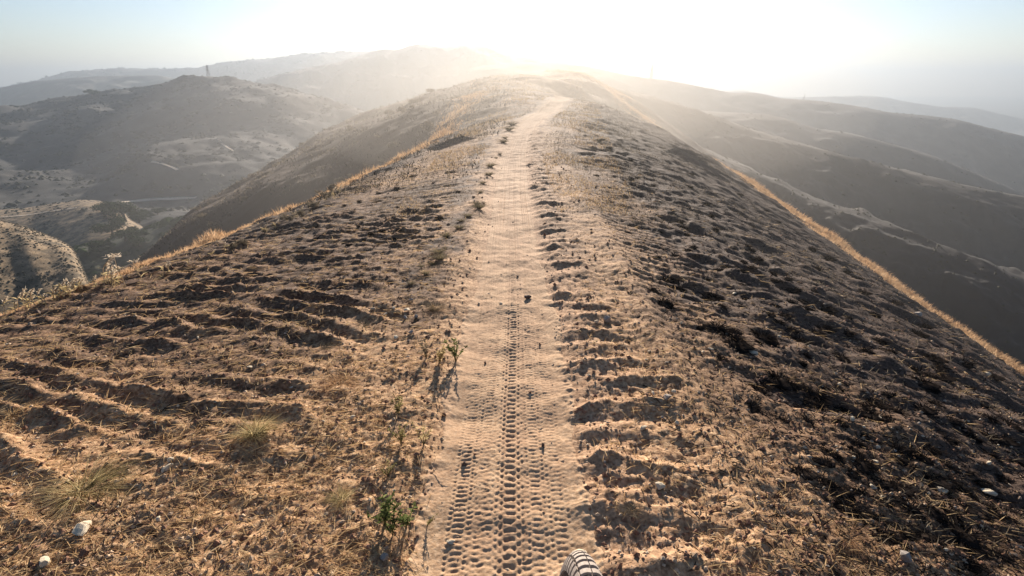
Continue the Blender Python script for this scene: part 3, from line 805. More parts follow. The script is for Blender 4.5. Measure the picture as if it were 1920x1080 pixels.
# and along the left shoulder
def edge_line(y0, y1, n, off=0.0):
    ys_ = np.linspace(y0, y1, n)
    return [(ridge_axis(y) - 3.75 - .25 * noise(0.0, y * .35, 3) - .10 * noise(0.0, y * 1.3, 4) - off, y) for y in ys_]
grass_band('dry_grass', [(float(a), float(b)) for a, b in edge_line(2.2, 4.9, 40, -.06)], 16000, .16, .10, MAT_DRYGRASS, 302)
grass_band('dry_grass', [(float(a), float(b)) for a, b in edge_line(5.0, 14, 60, .0)], 15000, .22, .17, MAT_DRYGRASS, 303)
grass_band('dry_grass', [(float(ridge_axis(y) - np.interp(y, [11, 16, 24, 34], [3.6, 3.4, 3.6, 3.0])), float(y)) for y in np.linspace(11, 34, 40)], 5000, .22, .16, MAT_DRYGRASS, 304)
# thin dry stubble here and there on the near soil
def stubble(name, n, seed, keep, hgt, mat, wid=.0022):
    x, y, r = scatter(n, -4.4, 4.4, .8, 14, 1.5, seed); x = x * (.35 + y * .28)
    k = keep(x, y, r); x, y = x[k], y[k]; m = len(x)
    D = np.stack([r.normal(0, .7, m), r.normal(-.1, .7, m), np.ones(m)], -1)
    P = np.stack([x, y, hz(x, y) - .003], -1)
    return tag(link(name, blade_mesh(name, P, D, hgt * (.4 + r.random(m)) * (1 + .05 * y), wid * (1 + .2 * y), .5, seed=seed), mat), kind='stuff')
stubble('dry_stubble', 26000, 311, lambda x, y, r: (np.abs(x - smoothed(trail_x, y)) > .28) & (fbm(x * 2.6, y * 2.6, 3, 95) > .12) & (x < 1.2), .032, MAT_STRAW)
stubble('dry_stubble', 16000, 312, lambda x, y, r: (x > .9) & (fbm(x * 2.2, y * 2.2, 3, 96) > .2), .035, MAT_SCRUB)

# knee-high growth seen across the far ridge and its flanks
def far_growth(name, n, x0, x1, y0, y1, hgt, wid, mat, seed, keep):
    x, y, r = scatter(n, x0, x1, y0, y1, 1.2, seed); x = ridge_axis(y) + (x - 0) * (.3 + y * .03)
    k = keep(x, y, r) & (np.abs(x - smoothed(trail_x, y)) > .38 + .01 * y); x, y = x[k], y[k]; m = len(x)
    D = np.stack([r.normal(0, .55, m), r.normal(-.1, .55, m), np.ones(m)], -1)
    P = np.stack([x, y, hz(x, y) - .01], -1)
    return tag(link(name, blade_mesh(name, P, D, hgt * (.3 + r.random(m)) * (.25 + .028 * y), wid * (.12 + .04 * y), .4, seed=seed), mat), kind='stuff')
far_growth('dry_stubble', 42000, -3.0, 2.4, 5, 62, .12, .012, MAT_STRAW, 321, lambda x, y, r: fbm(x * .7, y * .5, 3, 97) > .02)
far_growth('dry_stubble', 36000, -3.5, 3.4, 5, 62, .10, .012, MAT_SCRUB, 322, lambda x, y, r: fbm(x * .6, y * .45, 3, 98) > .0)
far_growth('burnt_stubble', 30000, -22, -1.6, 7, 75, .16, .022, MAT_SCRUB, 323, lambda x, y, r: fbm(x * .35, y * .3, 3, 99) > -.05)
far_growth('burnt_stubble', 22000, -22, -1.2, 7, 75, .16, .026, MAT_CHAR, 324, lambda x, y, r: fbm(x * .35, y * .3, 3, 89) > -.1)
far_growth('burnt_stubble', 30000, .6, 7, 4, 50, .08, .014, MAT_SCRUB, 325, lambda x, y, r: fbm(x * .8, y * .7, 3, 88) > .0)

# words for where a thing stands in the photograph
LAND = [(764, 583, 'the whitish stone cluster'), (478, 815, 'the green-tinged tuft'), (160, 920, 'the largest grass tuft'), (319, 874, 'the yellowish stone pair'), (632, 722, 'the low orange tuft'),
        (155, 1000, 'the long pale slab'), (85, 1060, 'the corner stones'), (298, 977, 'the lone cream stone'), (30, 780, 'the blond left-edge tuft'), (470, 690, 'the small white stone'), (640, 935, 'the olive tuft'),
        (722, 1050, 'the tallest green weed'), (752, 832, 'the dull green weed'), (615, 650, 'the low dark tuft'),
        (1250, 550, 'the left tussock pair'), (1330, 560, 'the wide upper tussock'), (1400, 640, 'the blackened patch'), (1332, 656, 'the bright cream chip'), (1500, 640, 'the isolated black tussock'),
        (1635, 780, 'the flat whitish stone'), (1500, 885, 'the stump-like tussock'), (1680, 845, 'the dark hollow'), (1720, 700, 'the round middle tussock'), (1800, 1010, 'the biggest charred clump'),
        (1697, 1052, 'the large brown-grey stone'), (1850, 926, 'the curved pale slab'), (1645, 926, 'the pair of cream chips'), (1590, 1010, 'the orange-brown tuft'), (1237, 917, 'the tan rut stone'),
        (1250, 745, 'the rut crest stones'), (1722, 592, 'the high grey stone'), (1495, 728, 'the scorched clumps'), (1853, 705, 'the end of the grass rim'), (1376, 552, 'the small white chip'),
        (1150, 300, 'the trail bend'), (1250, 380, 'the far ruts'), (1180, 440, 'the middle ruts'), (1400, 430, 'the hazy upper slope'), (1500, 500, 'the slope below the rim')]
def where(px, py):
    d, x, y, n = min((math.hypot(px - x, py - y), x, y, n) for x, y, n in LAND)
    dx, dy = px - x, py - y
    side = ('right of' if dx > 0 else 'left of') if abs(dx) > abs(dy) else ('below' if dy > 0 else 'above')
    return ('just ' if d < 45 else '' if d < 100 else 'well ') + side + ' ' + n
def size_word(v, a, b): return 'tiny' if v < a else ('medium' if v < b else 'large')
# ------------------------------------------------------------------ single stones
def rock_mesh(name, seed, flat, jag=.28):
    import bmesh
    bm = bmesh.new(); bmesh.ops.create_icosphere(bm, subdivisions=2, radius=1)
    r = random.Random(seed); cuts = [(Vector((r.gauss(0, 1), r.gauss(0, 1), r.gauss(0, .8))).normalized(), r.uniform(.38, .8)) for _ in range(11)]
    for v in bm.verts:
        for nrm, d in cuts:
            e = v.co.dot(nrm) - d
            if e > 0: v.co -= nrm * e
        v.co += Vector((r.gauss(0, 1), r.gauss(0, 1), r.gauss(0, 1))) * jag * .06
        v.co.z *= flat
    me = bpy.data.meshes.new(name); bm.to_mesh(me); bm.free(); return me
def rock_set(mat, seed): 
    out = [rock_mesh('stone', seed + k, f) for k, f in enumerate((.45, .6, .8, .35))]
    for m in out: m.materials.append(mat)
    return out
PALE, GREY, DARK, BROWN = rock_set(MAT_STONE, 1), rock_set(MAT_GREYSTONE, 11), rock_set(MAT_DARKSTONE, 21), rock_set(MAT_REDSTONE, 31)
def stone(px, py, wpx, kind, shape, label, cat='stone', group=None, rz=None, name='stone'):
    x, y, z = ground_at(px, py)
    depth = y * math.cos(PITCH) - (z - CAM_H) * math.sin(PITCH)
    r = wpx * depth / F / 2 * .92
    o = link(name, kind[shape]); o.location = (x, y, z + r * (.16 + .10 * (shape != 3)) + .003)
    o.scale = (r, r * .8, r); o.rotation_euler = (random.uniform(-.25, .25), random.uniform(-.25, .25), rz if rz is not None else random.random() * 6)
    return tag(o, label, cat, group)
named = [
 (764, 583, 20, PALE, 3, 'whitish flat stone, brightest of the cluster left of the trail beside dry brush'),
 (738, 581, 13, PALE, 0, 'small pale stone just left of the brightest whitish stone of the cluster'),
 (700, 581, 13, PALE, 0, 'small tan stone at the left end of the stone cluster left of the trail'),
 (722, 591, 12, PALE, 3, 'thin pale stone low in the middle of the cluster left of the trail'),
 (770, 565, 16, GREY, 0, 'flat grey stone just behind the brightest whitish stone'),
 (760, 598, 13, GREY, 1, 'small grey stone just in front of the brightest whitish stone'),
 (780, 597, 13, GREY, 2, 'rounded grey stone at the right end of the cluster beside the dry brush'),
 (770, 626, 18, GREY, 0, 'dull grey stone lying alone in front of the pale stone cluster'),
 (742, 638, 17, PALE, 1, 'tan stone on straw between the stone cluster and the orange grass'),
 (470, 690, 15, PALE, 3, 'small white stone on straw in the middle of the left slope'),
 (321, 867, 18, PALE, 1, 'upper yellowish stone of the touching pair on the left foreground'),
 (316, 882, 32, PALE, 0, 'lower and larger yellowish stone of the touching pair on the left foreground'),
 (357, 869, 11, PALE, 1, 'small cream stone right of the touching yellowish pair'),
 (298, 977, 20, PALE, 3, 'cream stone tilted on its edge, alone between the straw and the two corner stones'),
 (155, 1000, 54, PALE, 3, 'long flat pale slab half buried near the lower left corner'),
 (85, 1060, 32, PALE, 2, 'angular pale stone at the bottom edge in the left corner'),
 (161, 1041, 30, BROWN, 1, 'round brown stone right of the angular pale corner stone'),
 (30, 892, 16, PALE, 3, 'pale chip at the left edge above the big dry grass tuft'),
 (28, 912, 12, PALE, 0, 'small tan chip at the left edge beside the big dry grass tuft'),
 (662, 787, 15, PALE, 1, 'small tan stone on straw left of the little green weeds'),
 (722, 1050, 28, GREY, 2, 'pale grey stone below the green weeds at the bottom edge'),
 (846, 1020, 22, PALE, 3, 'tan flat stone on the left edge of the trail near the bottom'),
 (833, 782, 13, BROWN, 2, 'small brown stone on the left edge of the trail below the weed shadow'),
 (991, 560, 24, DARK, 0, 'oval dark stone in the trail right of the tyre tracks'),
 (1018, 838, 17, DARK, 2, 'small dark burnt lump in the trail right of the main tyre track'),
 (870, 873, 18, DARK, 2, 'dark round lump in the trail left of the main tyre track'),
 (910, 683, 9, BROWN, 2, 'small red-brown clod in the trail left of the main tyre track'),
 (971, 519, 8, DARK, 1, 'small dark pebble lying on the main tyre track'),
 (898, 571, 8, PALE, 1, 'tiny pale pebble on the trail left of the oval dark stone'),
 (939, 571, 9, PALE, 0, 'tiny pale flake on the trail beside the main tyre track'),
 (895, 486, 8, BROWN, 1, 'small brown clod on the far left edge of the trail'),
 (881, 472, 8, BROWN, 2, 'small brown clod left of the trail below the dark weeds'),
 (1021, 442, 8, BROWN, 2, 'lone brown clod on the pale right half of the trail'),
 (1012, 648, 9, BROWN, 2, 'small brown clod on the right half of the trail opposite the green bush'),
 (994, 738, 11, BROWN, 1, 'brown clod on the trail just right of the main tyre track'),
 (890, 854, 9, BROWN, 1, 'small brown clod just above the dark round lump in the trail'),
 (1237, 917, 30, PALE, 1, 'tan stone with a dark shadow beneath on the right-hand ruts'),
 (1138, 604, 24, GREY, 2, 'rounded grey stone set in a right-hand rut crest'),
 (1250, 748, 30, GREY, 0, 'grey stone on top of a rut crest between two pale stones'),
 (1225, 742, 16, PALE, 0, 'pale stone left of the grey stone on the rut crest'),
 (1262, 738, 16, PALE, 1, 'pale stone right of the grey stone on the rut crest'),
 (1207, 805, 20, PALE, 0, 'pale flat stone in the hollow below the rut crest stones'),
 (1268, 796, 14, PALE, 2, 'small whitish stone at the right end of the rut hollow'),
 (1161, 1038, 12, PALE, 1, 'small white pebble right of the bicycle tyre'),
 (1085, 1052, 52, PALE, 1, 'pale tan stone right behind the bicycle tyre'),
 (1697, 1052, 50, GREY, 1, 'large brown-grey stone near the bottom right corner'),
 (1765, 924, 28, PALE, 3, 'pale stone in the burnt slope left of the curved pale slab'),
 (1850, 926, 40, PALE, 3, 'curved pale slab on the burnt slope near the right edge'),
 (1853, 872, 14, PALE, 2, 'small cream stone on dark ash near the right edge'),
 (1636, 917, 18, PALE, 3, 'upper cream chip of two on the lower burnt slope'),
 (1653, 935, 15, PALE, 3, 'lower cream chip of two on the lower burnt slope'),
 (1740, 928, 11, PALE, 1, 'tiny white stone in ash left of the pale stone'),
 (1645, 841, 12, PALE, 2, 'small white stone in the dark hollow of the burnt slope'),
 (1597, 790, 16, PALE, 2, 'round tan stone left of the flat whitish stone on the burnt slope'),
 (1648, 788, 20, PALE, 3, 'flat whitish stone on the burnt slope right of the round tan one'),
 (1640, 868, 15, PALE, 3, 'long tan chip on the burnt slope below the dark hollow'),
 (1332, 656, 15, PALE, 3, 'bright cream chip left of the blackened patch on the right slope'),
 (1412, 664, 24, PALE, 3, 'flat tan stone among the blackened patch on the right slope'),
 (1722, 592, 24, GREY, 0, 'pale grey stone high on the burnt slope near the dry grass rim'),
 (1376, 552, 12, PALE, 3, 'small white chip on the burnt slope above the blackened patch'),
 (1460, 635, 11, PALE, 1, 'tiny whitish stone at the right end of the blackened patch'),
 (1850, 705, 13, PALE, 2, 'small white stone on the burnt slope below the end of the grass rim'),
 (72, 590, 22, DARK, 2, 'dark rounded clod at the left edge below the golden grass'),
]
for px, py, w, k, s, lab in named: stone(px, py, w, k, s, lab)
rr_ = random.Random(5)
for k in range(70):      # little stones that nothing tells apart
    px, py = rr_.uniform(1330, 1915), rr_.uniform(560, 1070)
    if py < 560 + (px - 1330) * .45: continue
    w = rr_.uniform(5, 11); pk = rr_.random() < .6
    stone(px, py, w, PALE if pk else GREY, rr_.randrange(4), f"{size_word(w, 7, 9)} {'pale' if pk else 'grey'} stone {where(px, py)}", group='small stones on the burnt right slope')
for k in range(60):
    px, py = rr_.uniform(10, 760), rr_.uniform(620, 1075)
    w = rr_.uniform(5, 10); pk = rr_.random() < .5
    stone(px, py, w, PALE if pk else BROWN, rr_.randrange(4), f"{size_word(w, 6.5, 8.5)} {'pale' if pk else 'brown'} stone among straw {where(px, py)}", group='small stones among the straw')
for k in range(26):
    px, py = rr_.uniform(1110, 1340), rr_.uniform(560, 1070)
    w = rr_.uniform(5, 12); pk = rr_.random() < .4
    stone(px, py, w, PALE if pk else GREY, rr_.randrange(4), f"{size_word(w, 7, 9.5)} {'pale' if pk else 'grey'} stone in the right ruts {'level with the bicycle tyre' if py > 940 else 'level with the low green weeds' if py > 760 else 'level with the bright green sprig' if py > 640 else 'level with the pale stone cluster'}", group='small stones in the right-hand ruts')

# ------------------------------------------------------------------ tufts of grass
def tuft_mesh(name, n, seed, spread=.55, lean=(0, 0), wid=.012, top=.5):
    r = np.random.default_rng(seed)
    a = r.random(n) * 2 * np.pi; q = r.random(n) ** .7 * .22
    P = np.stack([np.cos(a) * q, np.sin(a) * q, np.zeros(n) - .02], -1)
    D = np.stack([np.cos(a) * spread * r.random(n) * 1.6 + lean[0] + r.normal(0, .15, n), np.sin(a) * spread * r.random(n) * 1.6 + lean[1] + r.normal(0, .15, n), np.full(n, .55)], -1)
    return blade_mesh(name, P, D, .55 + .6 * r.random(n), wid * (.6 + .8 * r.random(n)), top, seed=seed)
def fixmat(me, mat): me.materials.append(mat); return me
def tuft(px, py, wpx, n, seed, label, mats, spread=.9, lean=(0, 0), wid=.012, cat='grass tuft', name='grass_tuft', group=None, tall=1.0):
    x, y, z = ground_at(px, py); depth = y * math.cos(PITCH) - (z - CAM_H) * math.sin(PITCH)
    r = wpx * depth / F / 2
    e = bpy.data.objects.new(name, None); COL.objects.link(e); e.location = (x, y, z); e.rotation_euler.z = random.random() * .5
    tag(e, label, cat, group)
    o = link('dry_blades', fixmat(tuft_mesh('dry_blades', n, seed, spread, lean, wid), mats[0]), None, e); o.scale = (r, r, r * tall)
    if len(mats) > 1:
        o = link('green_blades', fixmat(tuft_mesh('green_blades', n // 3, seed + 1, spread * .8, lean, wid * 1.1), mats[1]), None, e); o.scale = (r * .8, r * .8, r * tall * .8)
    return e
MAT_OLIVE = leaf_material('olive_blade', [(0.3, (0.13, 0.12, 0.05)), (0.6, (0.26, 0.22, 0.10)), (0.8, (0.42, 0.34, 0.17))], 0.5, 30)
tuft(478, 815, 105, 380, 401, 'green-tinged dry grass tuft on the left slope with a grey shadow', (MAT_PALEGRASS, MAT_OLIVE), .7, (.15, -.1), .012, tall=.75)
tuft(160, 920, 190, 460, 402, 'largest dry grass tuft, sprawling near the lower left corner', (MAT_PALEGRASS, MAT_OLIVE), 1.2, (.5, -.05), .010, tall=.5)
tuft(640, 935, 80, 260, 403, 'olive grass tuft between the left foreground and the green weeds', (MAT_PALEGRASS, MAT_OLIVE), .8, (0, 0), .012, tall=.7)
tuft(632, 722, 95, 420, 404, 'low fine orange grass tuft left of the trail', (MAT_DRYGRASS,), 1.1, (0, 0), .010, tall=.35)
tuft(30, 780, 85, 220, 405, 'blond grass tuft leaning right at the left edge on a gouge', (MAT_STRAW,), .6, (.6, -.2), .012, tall=.7)
tuft(180, 820, 60, 160, 406, 'thin straw tuft below the dark gouge at left', (MAT_STRAW,), .9, (.3, -.1), .012, tall=.6)
tuft(1590, 1010, 100, 300, 407, 'orange-brown dry tuft flattened on the slope at lower right', (MAT_DRYGRASS,), 1.1, (-.4, .1), .010, tall=.5)
tuft(1185, 955, 70, 200, 408, 'low brown tuft between two right-hand ruts', (MAT_SCRUB,), 1.0, (0, 0), .012, tall=.4)
tuft(815, 582, 64, 260, 409, 'dry brush right of the pale stone cluster', (MAT_SCRUB, MAT_STRAW), .9, (0, -.1), .010, tall=.8)
tuft(680, 612, 50, 200, 410, 'dark dry tuft above the orange grass left of the trail', (MAT_SCRUB, MAT_CHAR), 1.0, (0, 0), .012, tall=.5)
tuft(825, 487, 48, 240, 411, 'grey dry bush beside the trail in the dark weed strip', (MAT_SCRUB, MAT_OLIVE), .8, (0, 0), .012, tall=.9)
tuft(615, 650, 50, 180, 412, 'low dark tuft up-slope of the orange grass', (MAT_SCRUB, MAT_CHAR), 1.1, (0, 0), .012, tall=.4)
tuft(755, 462, 30, 120, 413, 'small dark charred tuft left of the dark weed strip', (MAT_CHAR,), 1.0, (0, 0), .014, tall=.5)
tuft(690, 505, 34, 120, 414, 'small charred tuft on the left ripples above the stones', (MAT_CHAR,), 1.0, (0, 0), .014, tall=.5)
tuft(1200, 970, 40, 90, 415, 'tiny grey tuft in the third rut from the bottom right', (MAT_SCRUB,), 1.0, (0, 0), .012, tall=.5)
# the strip of weeds along the left edge of the trail, fading into the distance
wr_ = random.Random(9)
strip = [(905, 395), (912, 378), (898, 388), (905, 360), (912, 345), (918, 330), (885, 405), (875, 418), (862, 432), (850, 446), (842, 462), (836, 474), (828, 500), (815, 515), (800, 500), (925, 312), (932, 296), (937, 285), (944, 270), (950, 258), (958, 246), (962, 236), (790, 530)]
for k, (px, py) in enumerate(strip):
    place = 'beside the grey dry bush' if py > 470 else 'above the grey dry bush' if py > 410 else 'halfway up the trail' if py > 340 else 'on the far, narrow part of the trail' if py > 280 else 'where the trail bends near the ridge top'
    ww = wr_.uniform(22, 40) * (1 if py > 380 else .7)
    tuft(px + wr_.uniform(-14, 2) * (py / 450) ** 2, py + wr_.uniform(-5, 5), ww * wr_.uniform(.6, 1.3), 220, 430 + k, f"{'broad' if ww > 27 else 'narrow'} greyish weed on the left trail edge {place}", (MAT_SCRUB, MAT_OLIVE), .8, (0, 0), .018, cat='weed', name='weed_tuft', group='weeds along the left edge of the trail', tall=.9)

# leafy green weeds
def weed(px, py, hpx, stems, seed, label, leafmat=MAT_GREEN, dead=False):
    x, y, z = ground_at(px, py); depth = y * math.cos(PITCH) - (z - CAM_H) * math.sin(PITCH)
    h = hpx * depth / F; r = np.random.default_rng(seed)
    e = bpy.data.objects.new('green_weed', None); COL.objects.link(e); e.location = (x, y, z)
    tag(e, label, 'weed')
    LP = []; LD = []
    for s in range(stems):
        a = r.random() * 6.28; tilt = .25 + .55 * r.random(); L = h * (.6 + .6 * r.random()); pts = []
        for t in np.linspace(0, 1, 7):
            q = t ** 1.3 * tilt
            pts.append((math.cos(a) * q * L + .02 * h * r.normal(), math.sin(a) * q * L * .7 + .02 * h * r.normal(), t * L * (1 - .25 * tilt * t)))
        pts = np.array(pts); V = []
        for i, p in enumerate(pts):
            w = .011 * h * (1.3 - i / 6)
            for j in range(4): V.append(p + np.array((math.cos(j * 1.57) * w, math.sin(j * 1.57) * w, 0)))
        Q = [(i * 4 + j, i * 4 + (j + 1) % 4, i * 4 + 4 + (j + 1) % 4, i * 4 + 4 + j) for i in range(6) for j in range(4)]
        link('stem', mesh_np('stem', V, Q=Q), MAT_OLIVE, e)
        if dead and s % 2: continue
        for i in range(22):
            t = .25 + .75 * r.random(); k = min(int(t * 6), 5); p = pts[k] + (pts[k + 1] - pts[k]) * (t * 6 - k)
            b = r.random() * 6.28; LP.append(p); LD.append((math.cos(b), math.sin(b), .5 + .4 * r.normal()))
    LP = np.array(LP); LD = np.array(LD)
    lm = blade_mesh('leaf_cluster', LP, LD, h * (.09 + .10 * r.random(len(LP))), h * .055, .2, seed=seed)
    o = link('leaves', lm, leafmat, e); return e
weed(855, 678, 48, 6, 501, 'bright green leafy sprig on the left edge of the trail')
weed(824, 680, 46, 7, 502, 'yellowish thin weed just left of the bright green sprig', MAT_PALEGRASS)
weed(800, 672, 40, 6, 503, 'bare grey twiggy weed leaning left of the yellowish weed', MAT_SCRUB, True)
weed(722, 985, 80, 7, 504, 'tallest green weed near the bottom edge left of the trail')
weed(762, 990, 62, 6, 505, 'green weed right of the tallest one near the bottom edge')
weed(737, 1005, 44, 6, 506, 'low spreading green weed between the two taller ones')
weed(752, 832, 40, 7, 507, 'small dull green weed left of the trail with dry stems around it', MAT_OLIVE)
weed(748, 778, 40, 5, 508, 'slender green weed above the small dull green one', MAT_OLIVE)
weed(795, 835, 50, 5, 509, 'dry branching weed on the left edge of the trail', MAT_PALEGRASS, True)
weed(728, 895, 34, 5, 510, 'short green sprout halfway down the weed line', MAT_OLIVE)
weed(800, 990, 30, 4, 511, 'tiny green sprout on the sandy trail edge near the bottom', MAT_OLIVE)

# ------------------------------------------------------------------ tall dry weeds and seed heads on the left shoulder
def head_weed(px, py, hpx, seed, label, kind='plume', group=None):
    """kind plume: drooping seed plume; umbel: flat head on a thin stalk"""
    x, y, z = ground_at(px, py); y = min(y, 5.2) if px < 330 else y
    a, b = ray(px, py); x = a * y; z = float(hz(x, y))
    depth = y * math.cos(PITCH) - (z - CAM_H) * math.sin(PITCH); h = hpx * depth / F
    r = np.random.default_rng(seed)
    e = bpy.data.objects.new('dry_weed', None); COL.objects.link(e); e.location = (x, y, z)
    tag(e, label, 'dry weed', group)
    lean = r.normal(0, .15); n = 8; pts = []
    for i in range(n):
        t = i / (n - 1); droop = (t ** 3) * (.35 if kind == 'plume' else .05)
        pts.append((lean * t * h + droop * h * (1 if r.random() > -1 else 1), 0.02 * h * math.sin(i), h * t * (1 - .25 * droop)))
    pts = np.array(pts); V = []
    for i, p in enumerate(pts):
        w = .0022 * (1.4 - i / n) + .004 * h
        for j in range(4): V.append(p + np.array((math.cos(j * 1.57) * w, math.sin(j * 1.57) * w, 0)))
    Q = [(i * 4 + j, i * 4 + (j + 1) % 4, i * 4 + 4 + (j + 1) % 4, i * 4 + 4 + j) for i in range(n - 1) for j in range(4)]
    link('stalk', mesh_np('stalk', V, Q=Q), MAT_SEED, e)
    m = 46 if kind == 'plume' else 40
    if kind == 'plume':
        t = .66 + .34 * r.random(m); idx = t * (n - 1); k = np.minimum(idx.astype(int), n - 2)
        P = pts[k] + (pts[k + 1] - pts[k]) * (idx - k)[:, None]
        D = np.stack([.8 + r.normal(0, .5, m), r.normal(0, .6, m), r.normal(.1, .5, m)], -1); L = h * .10
    else:
        P = np.repeat(pts[-1][None], m, 0) + r.normal(0, 1, (m, 3)) * (.09 * h, .09 * h, .012 * h)
        D = np.stack([r.normal(0, 1, m), r.normal(0, 1, m), r.normal(.3, .3, m)], -1); L = h * .08
    link('seed_head', blade_mesh('seed_head', P, D, L * (.6 + .8 * r.random(m)), .0055 + .008 * h, .3, seed=seed), MAT_SEED, e)
    lm = 10; P = pts[r.integers(0, n // 2 + 1, lm)]
    D = np.stack([r.normal(0, 1, lm), r.normal(0, 1, lm), r.normal(.6, .3, lm)], -1)
    link('dry_leaves', blade_mesh('dry_leaves', P, D, h * .3 * r.random(lm) + .02, .006, .6, seed=seed + 1), MAT_PALEGRASS, e)
head_weed(196, 540, 68, 601, 'tallest pale dry weed rising above the golden grass at left', 'plume')
head_weed(205, 541, 50, 602, 'thick pale stalk just right of the tallest dry weed', 'plume')
head_weed(236, 538, 62, 603, 'thin stalk with a flat reddish flower head right of the tall weeds', 'umbel')
head_weed(270, 532, 44, 604, 'slender dry weed with small side branches right of the flat flower head', 'umbel')
head_weed(306, 520, 34, 605, 'short pale weed where the golden grass meets the burnt flank', 'plume')
hw = random.Random(12)
for k in range(46):
    px = hw.uniform(-10, 225); py = 592 - px * .235 + hw.uniform(-14, 0); hh = hw.uniform(18, 40)
    head_weed(px, py, hh, 620 + k, f"{'very short' if hh < 22 else 'short' if hh < 26 else 'knee-high' if hh < 31 else 'tall' if hh < 36 else 'very tall'} curled pale seed plume {'cut by the left edge' if px < 15 else 'at the far left edge' if px < 50 else 'above the dark rounded clod' if px < 90 else 'in the middle of the golden strip' if px < 135 else 'in the right half of the golden strip' if px < 175 else 'just left of the tallest dry weed'}", 'plume', 'seed plumes at the left edge')
for k in range(16):
    px = hw.uniform(310, 660); py = np.interp(px, [300, 420, 520, 650], [512, 468, 424, 350])
    head_weed(px, float(py) + 4, hw.uniform(10, 20), 670 + k, 'short dry weed on the left shoulder ' + ('near its low left end' if px < 400 else 'by the lower pale shrubs' if px < 480 else 'by the middle pale shrubs' if px < 580 else 'by the upper pale shrubs'), 'plume', 'dry weeds on the left shoulder')

# pale scrub on the burnt left flank
scrub_me = [fixmat(crown_mesh('foliage', 420, 1.0, .9, .10, 700 + k, 5), MAT_SCRUB) for k in range(3)]
twig_me = fixmat(cone_mesh('stem', .05, .02, .5), MAT_BARK)
def scrub(x, y, r, i, lab, group):
    z = float(hz(x, y)); e = bpy.data.objects.new('shrub', None); COL.objects.link(e); e.location = (x, y, z); e.rotation_euler.z = i
    tag(e, lab, 'shrub', group)
    o = link('foliage', scrub_me[i % 3], None, e); o.scale = (r, r, r * .8); o = link('stem', twig_me, None, e); o.scale = (r, r, r)
sh = random.Random(21)
for i, (px, py, w) in enumerate(((435, 462, 26), (455, 455, 28), (545, 408, 34), (566, 400, 28), (585, 385, 26), (604, 366, 30), (622, 352, 28), (640, 338, 24), (500, 432, 18), (516, 420, 18), (660, 330, 22), (690, 312, 22), (715, 300, 18))):
    x, y, z = ground_at(px, py + 6); depth = max(y, 1)
    scrub(x, y, w * depth / F / 2, i, ('larger' if w > 25 else 'smaller') + ' pale grey shrub on the left shoulder, ' + ('lowest pair' if px < 480 else 'between the lowest pair and the big cluster' if px < 530 else 'in the big cluster' if px < 645 else 'above the big cluster'), 'shrubs along the left shoulder')
for i in range(46):
    y = sh.uniform(16, 60); s = -sh.uniform(4.5, 26) * (y / 45) - 2; x = float(ridge_axis(y)) + s
    rs = sh.uniform(.18, .45)
    scrub(x, y, rs, i, f"{'small' if rs < .28 else 'broad'} pale shrub on the burnt left flank, {'near' if y < 30 else 'middle' if y < 45 else 'far'} part, {'high near the crest' if s > -8 else 'halfway down' if s > -18 else 'low on the slope'}", 'shrubs on the burnt left flank')

# ------------------------------------------------------------------ burnt tussocks on the right slope
tus = []
for k in range(5):
    n = 90; r = np.random.default_rng(800 + k)
    bl = tuft_mesh('tussock', n, 800 + k, .8, (0, 0), .06, .6)
    dome = rock_mesh('dome', 60 + k, .42, .8)
    tus.append(merge('burnt_tussock', [(bl, 0), (dome, 0)], [MAT_CHAR]))
def tussock(px, py, wpx, i, label='charred black tussock among others on the burnt right slope', group='burnt tussocks on the right slope', tall=.7):
    x, y, z = ground_at(px, py); depth = y * math.cos(PITCH) - (z - CAM_H) * math.sin(PITCH); r = wpx * depth / F / 2
    o = link('burnt_tussock', tus[i % 5]); o.location = (x, y, z - r * .08); o.scale = (r * 1.7, r * 1.0, r * tall * 1.1); o.rotation_euler.z = -.78 + random.uniform(-.4, .4)
    tag(o, label, 'tussock', group)
big = [(1250, 525, 40, 'upper black tussock of the left pair at the head of the burnt slope'), (1222, 545, 30, 'small black tussock left of the paired ones'),
       (1245, 570, 44, 'long black tussock below the left pair'), (1330, 560, 46, 'wide black tussock above the bright cream chip'),
       (1345, 618, 46, 'flattened black tussock left of the flat tan stone'), (1428, 632, 56, 'largest black tussock at the right end of the blackened patch'),
       (1375, 640, 56, 'low charred mat joining the tussocks of the blackened patch'), (1500, 640, 34, 'isolated black tussock right of the blackened patch'),
       (1460, 712, 52, 'dark scorched clump below the blackened patch'), (1530, 742, 46, 'dark scorched clump on the edge of the sandy strip'),
       (1635, 765, 50, 'large black tussock behind the flat whitish stone'), (1500, 885, 40, 'black stump-like tussock with a long shadow in the sandy strip'),
       (1680, 845, 60, 'wide charred clump in the dark hollow of the lower slope'), (1720, 700, 46, 'round black tussock in the middle of the right slope'),
       (1800, 1010, 90, 'biggest charred clump in the bottom right corner'), (1850, 820, 46, 'black tussock by the right edge above the cream stone'),
       (1740, 900, 54, 'charred clump left of the curved pale slab'), (1645, 640, 34, 'black tussock with a green tinge near the slope middle')]
for i, (px, py, w, lab) in enumerate(big): tussock(px, py, w, i, lab, None)
tr = random.Random(33); cnt = 0
while cnt < 190:
    px = tr.uniform(1110, 1915); py = tr.uniform(260, 1060)
    top = np.interp(px, [1110, 1300, 1500, 1700, 1920], [230, 290, 425, 565, 725]); lo = np.interp(px, [1110, 1200, 1320, 1500, 1920], [330, 480, 640, 900, 1300])
    if py < top + 8 or py > lo: continue
    sz = (8 + 34 * ((py - 230) / 800) ** .8) * tr.uniform(.6, 1.25)
    tl = tr.uniform(.35, .8)
    tussock(px, py, sz, cnt, f"{size_word(sz, 14, 26)} {'flattened' if tl < .5 else 'upright'} black tussock {where(px, py)}", tall=tl); cnt += 1
